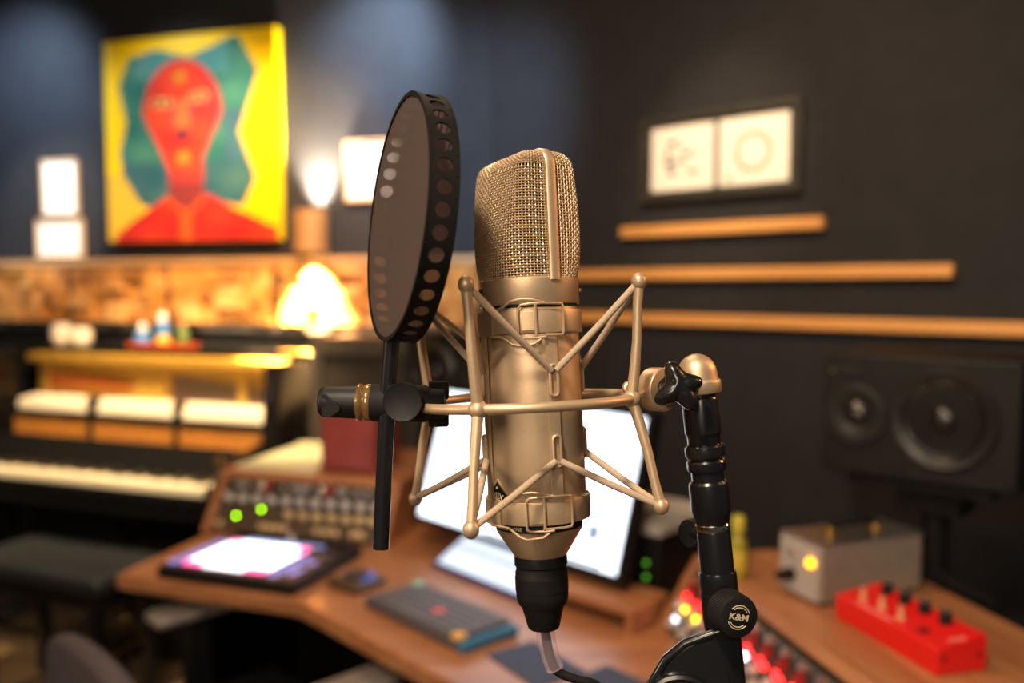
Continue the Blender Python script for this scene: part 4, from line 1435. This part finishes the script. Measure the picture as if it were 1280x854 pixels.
# body
MB().lathe([(20 * mm, 53 * mm), (26.7 * mm, 52.6 * mm), (26.9 * mm, 51.5 * mm), (26.9 * mm, -64.5 * mm), (26.5 * mm, -65.5 * mm), (22 * mm, -65.6 * mm)], 96).build('body_tube', M_NICKEL, mic)
MB().lathe([(20 * mm, -65.3 * mm), (24.6 * mm, -65.3 * mm), (24.6 * mm, -70.0 * mm), (20 * mm, -70.2 * mm)], 72).build('black_ring', M_BLACK, mic)
MB().lathe([(20 * mm, -69.6 * mm), (23.8 * mm, -69.8 * mm), (24.6 * mm, -70.6 * mm), (24.3 * mm, -71.8 * mm), (15.6 * mm, -85.6 * mm), (15.0 * mm, -86.4 * mm), (10 * mm, -86.5 * mm)], 80).build('base_cone', M_NICKEL, mic)
# writing round the ring
vs, fs = text_mb('MICROPHONE', 3.0 * mm, 0.3 * mm, bold=0.05 * mm)
RR = 24.7 * mm
vv = [cyl(-46 + math.degrees(v.x / RR), RR + v.z, -68.0 * mm + v.y) for v in vs]
MB().add(vv, fs).build('lettering', M_GOLDTXT, mic, smooth=0)
# diamond badge
BAZ = -55.0
bcn = cyl(BAZ, 26.95 * mm, -51.2 * mm)
bfr = frame(bcn, cyl(BAZ + 90, 1, 0), (0, 0, 1), cyl(BAZ, 1, 0))


def curved_poly(pts, r):
    return [cyl(BAZ + math.degrees(p[0] / r), r, -51.5 * mm + p[1]) for p in pts]


def plate(pts, r0, r1):
    n_ = len(pts)
    a_ = curved_poly(pts, r0)
    b_ = curved_poly(pts, r1)
    f_ = [tuple(range(n_ - 1, -1, -1)), tuple(range(n_, 2 * n_))] + [(i, (i + 1) % n_, n_ + (i + 1) % n_, n_ + i) for i in range(n_)]
    return a_ + b_, f_


def diamond(sx, sy, n_=6):
    c4 = [(0, sy), (-sx, 0), (0, -sy), (sx, 0)]
    out = []
    for i in range(4):
        p, q_ = c4[i], c4[(i + 1) % 4]
        for k in range(n_):
            out.append((p[0] + (q_[0] - p[0]) * k / n_, p[1] + (q_[1] - p[1]) * k / n_))
    return out


bg = MB().add(*plate(diamond(11.2 * mm, 10.6 * mm), 26.7 * mm, 27.3 * mm)).build('badge', M_NICKEL2, mic)
MB().add(*plate(diamond(9.8 * mm, 9.2 * mm), 26.8 * mm, 27.45 * mm)).build('badge_field', M_BLACK, bg)
mb = MB()
for sx in (-1, 1):
    pts = [cyl(BAZ + math.degrees(sx * x / 27), 27.6 * mm, -51.5 * mm + y * mm) for x, y in ((3.6, -3.4), (3.6, 0.2), (2.6, 2.6), (0.9, 3.4), (0.9, -3.0), (2.2, -3.4))]
    mb.tube(pts, 0.38 * mm, 6)
mb.tube([cyl(BAZ + math.degrees(x / 27), 27.6 * mm, -51.5 * mm + y * mm) for x, y in ((-2.3, 0.4), (0, -0.6), (2.3, 0.4))], 0.35 * mm, 6)
mb.sphere(cyl(BAZ, 27.5 * mm, -45.6 * mm), 0.7 * mm, 8, 6)
for x, y in ((-5.5, -1), (5.5, -1), (-4.6, 2), (4.6, 2)):
    mb.sphere(cyl(BAZ + math.degrees(x / 27), 27.4 * mm, -51.5 * mm + y * mm), 0.5 * mm, 8, 5)
mb.build('badge_emblem', M_GOLDTXT, bg)

# ------------------------------------------------------------------ shock mount
mount = thing('shock_mount', 'champagne spider shock mount with beige elastic bands round the microphone', 'microphone mount', MM)
RO = Vector((-4.2 * mm, 0, 0.6 * mm))                # the outer ring hangs a little to the left
RRAD = 62 * mm


def rp(az, r, s):
    return RO + cyl(az, r, s)


MB().tube([rp(360 * k / 72, RRAD, 0) for k in range(72)], 2.75 * mm, 14, closed=True).build('ring', M_NICKEL2, mount)
KAZ = [-24, 66, 156, 246]
HAZ = [21, 111, 201, 291]
HR = 30.5 * mm
TU = (69 * mm, 63 * mm)
TD = (75.5 * mm, -57.5 * mm)
for k, az in enumerate(KAZ):
    MB().sphere(rp(az, RRAD, 0), 5.1 * mm, 20, 12).build('knot', M_NICKEL2, mount)
    p = rp(az, RRAD, 0)
    for nm, (tr, ts) in (('upper', TU), ('lower', TD)):
        q = rp(az, tr, ts)
        mid = p.lerp(q, 0.5) + cyl(az, 0.8 * mm, 0)
        po = MB().tube([p, p.lerp(q, 0.25) + cyl(az, .6 * mm, 0), mid, p.lerp(q, 0.8), q], [3.2 * mm, 2.9 * mm, 2.6 * mm, 2.6 * mm, 2.9 * mm], 12).build('post', M_NICKEL2, mount)
        MB().sphere(q, 4.2 * mm, 18, 12, (1, 1, 1.12)).build('tip_ball', M_NICKEL2, po)
        for h in (k, (k - 1) % 4):
            hz = 18.0 * mm if nm == 'upper' else -31 * mm
            side = -1.2 if h == k else 1.2
            e = cyl(HAZ[h] + side * 2.4, HR, hz)
            MB().tube([q + (e - q).normalized() * 2 * mm, q.lerp(e, 0.5) + cyl(az, 0, -0.5 * mm), e], 1.9 * mm, 10).build('elastic_band', M_ELASTIC, mount)
# inner basket
for s0, s1, nm in ((38.5 * mm, 51.0 * mm, 'upper'), (-65.0 * mm, -52.5 * mm, 'lower')):
    r0 = 27.0 * mm
    cb_ = MB().ringlathe([(r0, s0), (29.2 * mm, s0), (29.4 * mm, s0 + .6 * mm), (29.4 * mm, s1 - .6 * mm), (29.2 * mm, s1), (r0, s1)], 96).build('clamp_band', M_NICKEL2, mount)
    patch(-74, -44, s0 - 0.6 * mm, s1 + 0.2 * mm, 29.3 * mm, 1.5 * mm).build('clasp_plate', M_NICKEL2, cb_)
    patch(-10, 4, s0 + 1.5 * mm, s1 - 1.0 * mm, 29.3 * mm, 1.1 * mm).build('clasp_plate', M_NICKEL2, cb_)
    rr = 31.2 * mm

    def wire(pl, rad=0.75 * mm, closed=False):
        pts_ = [cyl(a_, rr, s_) for a_, s_ in pl]
        MB().tube(pts_, rad, 8, closed=closed).build('clasp_wire', M_NICKEL2, cb_)
    zt_, zb_ = s1 + 3.0 * mm, s0 - 1.5 * mm
    wire([(3, zt_), (10, zt_ + .3 * mm), (28, zt_), (32.5, zt_ - .2 * mm), (34, zt_ - 1.6 * mm), (34, (zt_ + zb_) / 2), (34, zb_ + 1.6 * mm), (32.5, zb_ + .2 * mm), (24, zb_), (3, zb_)])
    wire([(4.5, zt_ + .2 * mm), (4.5, (zt_ + zb_) / 2), (4.5, zb_)], 0.85 * mm)
    wire([(-44, s1 + .6 * mm), (-36, s1 + 0.8 * mm), (-28, s1 + 2.0 * mm), (-20, s1 + 5.0 * mm), (-8, s1 + 5.8 * mm), (2, s1 + 5.2 * mm), (10, s1 + 3.9 * mm), (14, s1 + 3.4 * mm), (0, s1 + 3.2 * mm), (-10, s1 + 2.6 * mm), (-13, s1 + 0.5 * mm), (-13.3, s0 + 1 * mm), (-13, s0 - 1.6 * mm), (-9, s0 - 2.6 * mm), (8, s0 - 2.6 * mm), (14, s0 - 2.4 * mm)])
    wire(([(-46, s0 - 1.2 * mm), (-34, s0 - 1.2 * mm)] if nm == 'upper' else [(-60, s0 - 0.6 * mm), (-33, s0 - 0.8 * mm)]) + [(-27, s0 - 3.0 * mm), (-20, s0 - 5.6 * mm), (-14, s0 - 6.6 * mm), (2, s0 - 5.8 * mm), (9, s0 - 3.4 * mm)])
for h in range(4):
    st = patch(HAZ[h] - 6.5, HAZ[h] + 6.5, -53 * mm, 39 * mm, 27.5 * mm, 1.5 * mm).build('basket_strip', M_NICKEL2, mount)
    for z0, dz in ((18 * mm, -1), (-31 * mm, 1)):
        pts = []
        for k in range(24):
            a = 2 * PI * k / 24
            ca, sa = math.cos(a), math.sin(a)
            pts.append(cyl(HAZ[h] + math.degrees(2.3 * mm * ca / 0.031), 30.4 * mm, z0 - dz * 5.5 * mm * -1 + (6.0 * mm if sa > 0 else -6.0 * mm) + 2.3 * mm * sa))
        MB().tube(pts, 0.95 * mm, 8, closed=True).build('band_hook', M_NICKEL2, st)
MI = MM.inverted()


def ml(x, y, d):
    return MI @ dep(x, y, d)


# swivel on the right
lug_a = rp(96, RRAD, 0.0)
disc_c = dep(826, 487, 0.497)
dax = Vector((math.sin(R(36)), -math.cos(R(36)), 0.05)).normalized()
dl = MI @ disc_c
MB().tube([lug_a + cyl(96, -2 * mm, 0), lug_a + cyl(96, 6 * mm, 0), dl - MI.to_3x3() @ dax * 3 * mm], [3.6 * mm, 5.4 * mm, 8.5 * mm], 14).build('swivel_lug', M_NICKEL2, mount)
sd_ = MB().lathe([(0.001, -8 * mm), (11.2 * mm, -8 * mm), (12.4 * mm, -6.5 * mm), (12.4 * mm, 2.5 * mm), (11.6 * mm, 3.6 * mm), (6.5 * mm, 3.6 * mm), (6.2 * mm, 1.5 * mm), (0.001, 1.5 * mm)], 48, MI @ zframe(disc_c, dax)).build('swivel_disc', M_NICKEL, mount)
MB().lathe([(0.001, 0.5 * mm), (6.0 * mm, 1.6 * mm), (6.0 * mm, 5.0 * mm), (5.0 * mm, 6.0 * mm), (0.001, 6.0 * mm)], 32, MI @ zframe(disc_c, dax)).build('swivel_hub', M_STAND, sd_)
MB().lathe([(0.001, -1 * mm), (3.6 * mm, -1 * mm), (3.4 * mm, 1.2 * mm), (2.2 * mm, 1.8 * mm), (0.001, 1.2 * mm)], 20, MI @ zframe(dep(786, 485, 0.485), (0.25, -1, 0.15))).build('lug_screw', M_NICKEL, mount)
# stand axis
S1, S2 = dep(871, 462, 0.505), dep(911, 854, 0.505)
SAX = (S2 - S1).normalized()
SLEN = (S2 - S1).length
PXM = SLEN / math.hypot(40, 392)


def sy(y):
    return (y - 462) / 392 * SLEN


STF = zframe(S1, SAX)
# dome cap with rim belongs to the mount
dm = []
for k in range(11):
    a = PI / 2 * k / 10
    dm.append((max(11.2 * mm * math.sin(a), 0.0003), sy(468) - 11.8 * mm * math.cos(a)))
dm += [(11.6 * mm, sy(475)), (12.6 * mm, sy(477)), (12.8 * mm, sy(479)), (12.8 * mm, sy(490)), (12.2 * mm, sy(492)), (9 * mm, sy(492))]
MB().lathe(dm, 48, MI @ STF).build('dome_cap', M_NICKEL, mount)
MB().tube([dl + MI.to_3x3() @ dax * 1 * mm, MI @ (S1 + SAX * sy(482))], [8 * mm, 9.5 * mm], 16).build('swivel_neck', M_STAND, mount)
# wing knob
wk = dep(850, 483, 0.482)
wax = Vector((-0.12, -1, 0.12)).normalized()
WF = MI @ zframe(wk, wax)
vs, fs = [], []
lob = [(115, 15.0), (214, 16.5), (14, 12.5), (300, 15.0)]


def wr(th):
    r = 8.2
    for a_, l_ in lob:
        d_ = (th - a_ + 180) % 360 - 180
        r = max(r, 8.2 + (l_ - 8.2) * math.exp(-(d_ / 27.0) ** 2))
    return r * mm


NR, NT = 9, 72
for i in range(NR):
    q = i / (NR - 1)
    for k in range(NT):
        th = 360 * k / NT
        ro_ = wr(th)
        s_ = math.sin(PI * (0.04 + 0.92 * q)) ** 0.5
        lift = -7.5 * mm + 15 * mm * q + (ro_ - 8.2 * mm) * 0.30 * s_
        vs.append((ro_ * s_ * math.cos(R(th)), ro_ * s_ * math.sin(R(th)), lift))
for i in range(NR - 1):
    for k in range(NT):
        k2 = (k + 1) % NT
        fs.append((i * NT + k, i * NT + k2, (i + 1) * NT + k2, (i + 1) * NT + k))
fs += [tuple(range(NT - 1, -1, -1)), tuple((NR - 1) * NT + k for k in range(NT))]
MB().add(vs, fs, WF).build('wing_knob', M_STAND, mount, smooth=70)
MB().tube([MI @ (wk - wax * 3 * mm), MI @ (S1 + SAX * sy(486))], 5.5 * mm, 14).build('knob_shaft', M_STAND, mount)

# ------------------------------------------------------------------ stand
stand = thing('microphone_stand', 'black tube microphone stand with round clamp knob holding the shock mount', 'stand', STF)


def px(w):
    return w / 2 * PXM


def seg(name, prof, m=M_STAND, par=None):
    return MB().lathe([(max(px(w_), .0003), sy(y_)) for w_, y_ in prof], 48).build(name, m, par or stand, smooth=24)


seg('upper_tube', [(10, 488), (40, 488), (41, 496), (44, 498), (45, 500), (45, 541), (43, 543), (41, 546), (40, 604), (30, 604)])
seg('lock_ring', [(40, 556), (46, 556), (49, 558), (50, 562), (49, 570), (46, 572), (40, 572)])
seg('lock_ring', [(40, 575), (46, 575), (48, 577), (48, 585), (46, 588), (40, 588)])
seg('lock_ring', [(38, 590), (39, 592), (39, 598), (38, 600)])
seg('grip_sleeve', [(30, 601), (44, 601), (48, 604), (49, 608), (49, 638), (47, 642), (43, 650), (42, 653), (30, 653)])
seg('chrome_ring', [(30, 653.5), (42, 653.5), (43.5, 655), (43.5, 660), (42, 662), (30, 662)], M_CHROME)
seg('middle_tube', [(30, 662), (41, 662.5), (42, 665), (42, 716), (30, 717)])
seg('collar', [(30, 714), (45, 714), (46.5, 717), (46.5, 736), (45, 739), (30, 739)])
seg('clamp_casting', [(30, 738), (47, 738), (48, 741), (48, 772), (46, 785), (43, 795), (30, 796)])
seg('lower_tube', [(30, 790), (42, 790), (42, 1000), (30, 1000)])
SI = STF.inverted()
# clamp knob with the maker's mark
kc = dep(919, 769, 0.481)
kax = Vector((0.26, -1, 0.02)).normalized()
KF = zframe(kc, kax)
prof = []
NK = 56
vs, fs = [], []
zz = [-11, -10.2, 2.2, 3.6, 4.0, 4.0]
rr_ = [10.9, 11.9, 11.9, 11.4, 10.6, 0.05]
for i in range(len(zz)):
    for k in range(NK * 2):
        a = 2 * PI * k / (NK * 2)
        kn_ = 0.32 if (k % 2 and i in (1, 2)) else 0
        vs.append(((rr_[i] - kn_) * mm * math.cos(a), (rr_[i] - kn_) * mm * math.sin(a), zz[i] * mm))
n2 = NK * 2
for i in range(len(zz) - 1):
    for k in range(n2):
        fs.append((i * n2 + k, i * n2 + (k + 1) % n2, (i + 1) * n2 + (k + 1) % n2, (i + 1) * n2 + k))
fs.append(tuple(range(n2 - 1, -1, -1)))
knob_ = MB().add(vs, fs, SI @ KF).build('clamp_knob', M_BLACK, stand, smooth=30)
vs, fs = text_mb('K&M', 5.2 * mm, 0.25 * mm, bold=0.10 * mm)
TF = SI @ KF @ Matrix.Translation((0, 0, 4.1 * mm)) @ Matrix.Rotation(R(-13), 4, 'Z')
MB().add([v * 1.0 for v in vs], fs, TF @ Matrix.Diagonal((1.12, 0.95, 1, 1))).build('lettering', M_GOLDTXT, knob_, smooth=0)
mb = MB()
for r_, a0, a1 in ((6.5, 28, 142), (5.3, 36, 134), (6.5, 208, 322), (5.3, 216, 314)):
    mb.tube([(r_ * mm * math.cos(R(a0 + (a1 - a0) * k / 16)), r_ * mm * math.sin(R(a0 + (a1 - a0) * k / 16)), 0) for k in range(17)], 0.28 * mm, 6, M=TF)
mb.build('ring_mark', M_GOLDTXT, knob_)
MB().tube([SI @ (kc - kax * 9 * mm), SI @ (S1 + SAX * sy(768))], 6 * mm, 14).build('knob_shaft', M_BLACK, stand)
# small knob behind the tube
k2c = dep(866, 666, 0.525)
MB().lathe([(0.0005, -4 * mm), (7.8 * mm, -4 * mm), (8.4 * mm, -3 * mm), (8.4 * mm, 3 * mm), (7.8 * mm, 4 * mm), (0.0005, 4 * mm)], 32, SI @ zframe(k2c, (-0.9, -0.75, 0.1))).build('rear_knob', M_BLACK, stand)
MB().tube([SI @ k2c, SI @ (S1 + SAX * sy(668))], 4 * mm, 12).build('rear_shaft', M_BLACK, stand)
# boom clutch on the left of the lower tube
bcw = dep(850, 888, 0.500)
bax = Vector((-0.12, -1, 0.10)).normalized()
BF = SI @ zframe(bcw, bax)
MB().lathe([(0.0005, -10 * mm), (20 * mm, -10 * mm), (22.5 * mm, -8 * mm), (22.5 * mm, 4 * mm), (21.5 * mm, 6 * mm), (19.5 * mm, 6.6 * mm), (18.5 * mm, 5 * mm), (0.0005, 5 * mm)], 56, BF).build('clutch_disc', M_STAND, stand)
MB().lathe([(0.0005, 4.5 * mm), (14 * mm, 4.5 * mm), (14 * mm, 9 * mm), (12.8 * mm, 10 * mm), (11.5 * mm, 9 * mm), (0.0005, 9 * mm)], 40, BF).build('clutch_hub', M_BLACK, stand)
BL = BF.inverted() @ SI


def bq(x, y):
    v = BL @ on_plane(x, y, bcw, bax)
    return (v.x, v.y)


ap = [bq(900, 788), bq(880, 797), bq(858, 806), bq(835, 826), bq(820, 850), bq(822, 900), bq(850, 930), bq(905, 930), bq(915, 860)]
MB().prism(ap, -7 * mm, 2.5 * mm, BF).build('clutch_arm', M_STAND, stand, bevel=1.2 * mm)
rimp = [bq(x, y) for x, y in ((902, 787), (880, 795), (856, 803.5), (832, 823), (816, 850), (812, 885))]
MB().tube([(p[0], p[1], 1.5 * mm) for p in rimp], 2.6 * mm, 10, M=BF).build('clutch_rim', M_STAND, stand)
# pole and base down to the floor
pe = S1 + SAX * sy(998)
fl = Vector((pe.x + 0.02, pe.y, 0.015))
MB().tube([SI @ pe, SI @ fl], 10.5 * mm, 16).build('pole', M_STAND, stand)
MB().lathe([(0.0005, 0.0), (0.125, 0.0), (0.13, 0.006), (0.12, 0.016), (0.03, 0.026), (0.0005, 0.028)], 48, SI @ T(fl.x, fl.y, 0)).build('round_base', M_STAND, stand)

# ------------------------------------------------------------------ pop filter
PC = dep(494, 272, 0.468)
pnv = Vector((-0.928, -0.352, 0.105)).normalized()
pup = (Vector((0, 0, 1)) - pnv * pnv.z).normalized()
pxv = pup.cross(pnv)
PF = frame(PC, pxv, pup, pnv)
pop = thing('pop_filter', 'round black pop filter with perforated rim on a rod left of the microphone', 'pop filter', PF)
PR = 65.8 * mm
PTH = 14.5 * mm
NH = 38
mb = MB()
vs, fs = [], []
MARG = 1.0 * mm
hr = 3.85 * mm
cw = 2 * PI * PR / NH


def cylp(u, z, r):
    a = u / PR
    return Vector((r * math.cos(a), r * math.sin(a), z))


NQ = 24
for hgrp in range(NH):
    u0 = cw * hgrp
    cz = -PTH / 2
    for r_ in (PR, PR - 0.9 * mm):
        base = len(vs)
        for k in range(NQ):
            a = 2 * PI * k / NQ
            c_, s_ = math.cos(a), math.sin(a)
            m_ = max(abs(c_) / (cw / 2), abs(s_) / (PTH / 2))
            vs.append(cylp(u0 + c_ / m_, cz + s_ / m_, r_))
        for k in range(NQ):
            a = 2 * PI * k / NQ
            vs.append(cylp(u0 + hr * math.cos(a), cz + hr * math.sin(a), r_))
        for k in range(NQ):
            k2 = (k + 1) % NQ
            fs.append((base + k, base + k2, base + NQ + k2, base + NQ + k))
    b1 = len(vs) - 2 * NQ
    b0_ = b1 - 2 * NQ
    for k in range(NQ):
        k2 = (k + 1) % NQ
        fs.append((b0_ + NQ + k, b0_ + NQ + k2, b1 + NQ + k2, b1 + NQ + k))
mb.add(vs, fs).build('perforated_rim', M_RIM, pop, smooth=30)
for z in (-0.3 * mm, -PTH + 0.3 * mm):
    MB().ringlathe([(PR - 2.0 * mm, z - .5 * mm), (PR + .25 * mm, z - .5 * mm), (PR + .25 * mm, z + .5 * mm), (PR - 2.0 * mm, z + .5 * mm)], 96).build('edge_hoop', M_RIM, pop)
for z in (-0.5 * mm, -PTH + 0.5 * mm):
    mb = MB()
    nr = 6
    vs = [(0, 0, z)]
    fs = []
    sg = 72
    for i in range(1, nr + 1):
        for k in range(sg):
            a = 2 * PI * k / sg
            vs.append(((PR - 1.0 * mm) * i / nr * math.cos(a), (PR - 1.0 * mm) * i / nr * math.sin(a), z))
    for k in range(sg):
        fs.append((0, 1 + k, 1 + (k + 1) % sg))
    for i in range(nr - 1):
        for k in range(sg):
            fs.append((1 + i * sg + k, 1 + (i + 1) * sg + k, 1 + (i + 1) * sg + (k + 1) % sg, 1 + i * sg + (k + 1) % sg))
    mb.add(vs, fs).build('mesh_disc', M_FABRIC, pop)
PI_ = PF.inverted()
cz_ = -PTH / 2
MB().tube([PI_ @ dep(490, 422, 0.4705), PI_ @ dep(484, 500, 0.4735), PI_ @ dep(476, 686, 0.474)], 4.4 * mm, 20).build('rod', M_STAND, pop)
# clamp: horizontal black barrel with flattened handle, amber collar, round knob
ca_, cb_ = dep(440, 503, 0.478), dep(548, 505, 0.478)
cax = (cb_ - ca_).normalized()
CF = PI_ @ zframe(ca_, cax, (0, 0, 1))
k1 = 0.478 / FPX


def cpx(l):
    return [(max(r_ * k1, .0003), (x_ - 440) * k1) for r_, x_ in l]


MB().lathe(cpx([(0.1, 464), (22, 464), (23.5, 466), (23.5, 530), (21, 536), (19, 540), (19, 552), (17, 556), (0.1, 556)]), 40, CF).build('clamp_body', M_RUBBER, pop)
MB().lathe(cpx([(15, 447), (22, 447), (23.6, 449), (23.2, 453), (21.2, 455.5), (22.6, 458), (23.2, 462), (21.5, 465), (15, 465)]), 40, CF).build('amber_collar', M_AMBERCLR, pop)
MB().lathe(cpx([(0.1, 399), (15, 399.5), (18, 402), (19.5, 408), (20.5, 447), (0.1, 448)]), 36, CF).build('handle', M_BLACK, pop)
hn = dep(412, 507, 0.4705)
MB().prism([(-10 * k1, -14 * k1), (2 * k1, -15 * k1), (15 * k1, -6 * k1), (14 * k1, -1 * k1), (-6 * k1, 15 * k1), (-10 * k1, 14 * k1)], -2.5 * mm, 1.2 * mm, PI_ @ zframe(hn, (-0.2, -1, 0.05))).build('handle_facet', M_RUBBER, pop, bevel=0.5 * mm)
kk = dep(503, 503, 0.462)
MB().lathe([(0.0005, -7 * mm), (10.2 * mm, -7 * mm), (10.5 * mm, 0), (10.0 * mm, 1.0 * mm), (9.3 * mm, 0.7 * mm), (1 * mm, 0.2 * mm), (0.0005, 0.2 * mm)], 48, PI_ @ zframe(kk, (-0.05, -1, 0.05))).build('clamp_knob', M_BLACK, pop)
for yy in (488, 522):
    a_, b_ = dep(538, yy, 0.482), dep(559, yy, 0.487)
    MB().box((0, 0, 0), (0.012, 0.006, 0.010), PI_ @ frame((a_ + b_) / 2, (b_ - a_), Vector((0, 1, 0)), (0, 0, 1))).build('clamp_jaw', M_RUBBER, pop, bevel=1 * mm)

# ------------------------------------------------------------------ microphone cable with plug
cbl = thing('microphone_cable', 'black cable with black plug and clear sleeve hanging under the microphone', 'cable', MM)
pr_ = [(0.0005, -85.5), (13 * 1, -85.8), (15.0, -86.6), (15.0, -92.0), (14.2, -92.8), (14.2, -95.0), (14.8, -96.0), (14.8, -110), (14.4, -112), (13.9, -113), (13.4, -114.5), (12.2, -115), (9.0, -127.5), (8.2, -128.5), (0.0005, -128.5)]
MB().lathe([(r_ * mm if r_ > 0.01 else r_, z_ * mm) for r_, z_ in pr_], 48).build('plug', M_RUBBER, cbl)
MB().lathe([(r_ * mm, z_ * mm) for r_, z_ in ((14.3, -98.5), (15.1, -98.8), (15.1, -106.2), (14.3, -106.5))], 48).build('plug_grip', M_BLACK, cbl)
path = [ml(x, y, d) for x, y, d in ((680, 770, .500), (681, 785, .500), (684, 805, .500), (688, 822, .500), (694, 836, .500))]
MB().tube(path[1:], 5.2 * mm, 20).build('clear_sleeve', M_CLEAR, cbl)
path2 = path + [ml(x, y, d) for x, y, d in ((703, 843, .500), (722, 850, .500), (745, 857, .502), (762, 880, .510), (764, 940, .525))]
path2 += [MI @ Vector((0.05, 0.60, 0.75)), MI @ Vector((0.03, 0.70, 0.35)), MI @ Vector((-0.02, 0.80, 0.03)), MI @ Vector((-0.15, 0.86, 0.004)), MI @ Vector((-0.5, 0.9, 0.004))]
cu = bpy.data.curves.new('cord', 'CURVE')
cu.dimensions = '3D'
sp_ = cu.splines.new('POLY')
# smooth the path by Catmull-Rom
P_ = [path2[0]] + path2 + [path2[-1]]
smp = []
for i in range(1, len(P_) - 2):
    for k in range(8):
        u = k / 8
        a_, b_, c_, d_ = P_[i - 1], P_[i], P_[i + 1], P_[i + 2]
        smp.append(0.5 * ((2 * b_) + (c_ - a_) * u + (2 * a_ - 5 * b_ + 4 * c_ - d_) * u * u + (3 * b_ - a_ - 3 * c_ + d_) * u ** 3))
bpy.data.curves.remove(cu)
MB().tube(smp, 2.7 * mm, 12).build('cord', M_RUBBER, cbl)
bpy.context.view_layer.update()
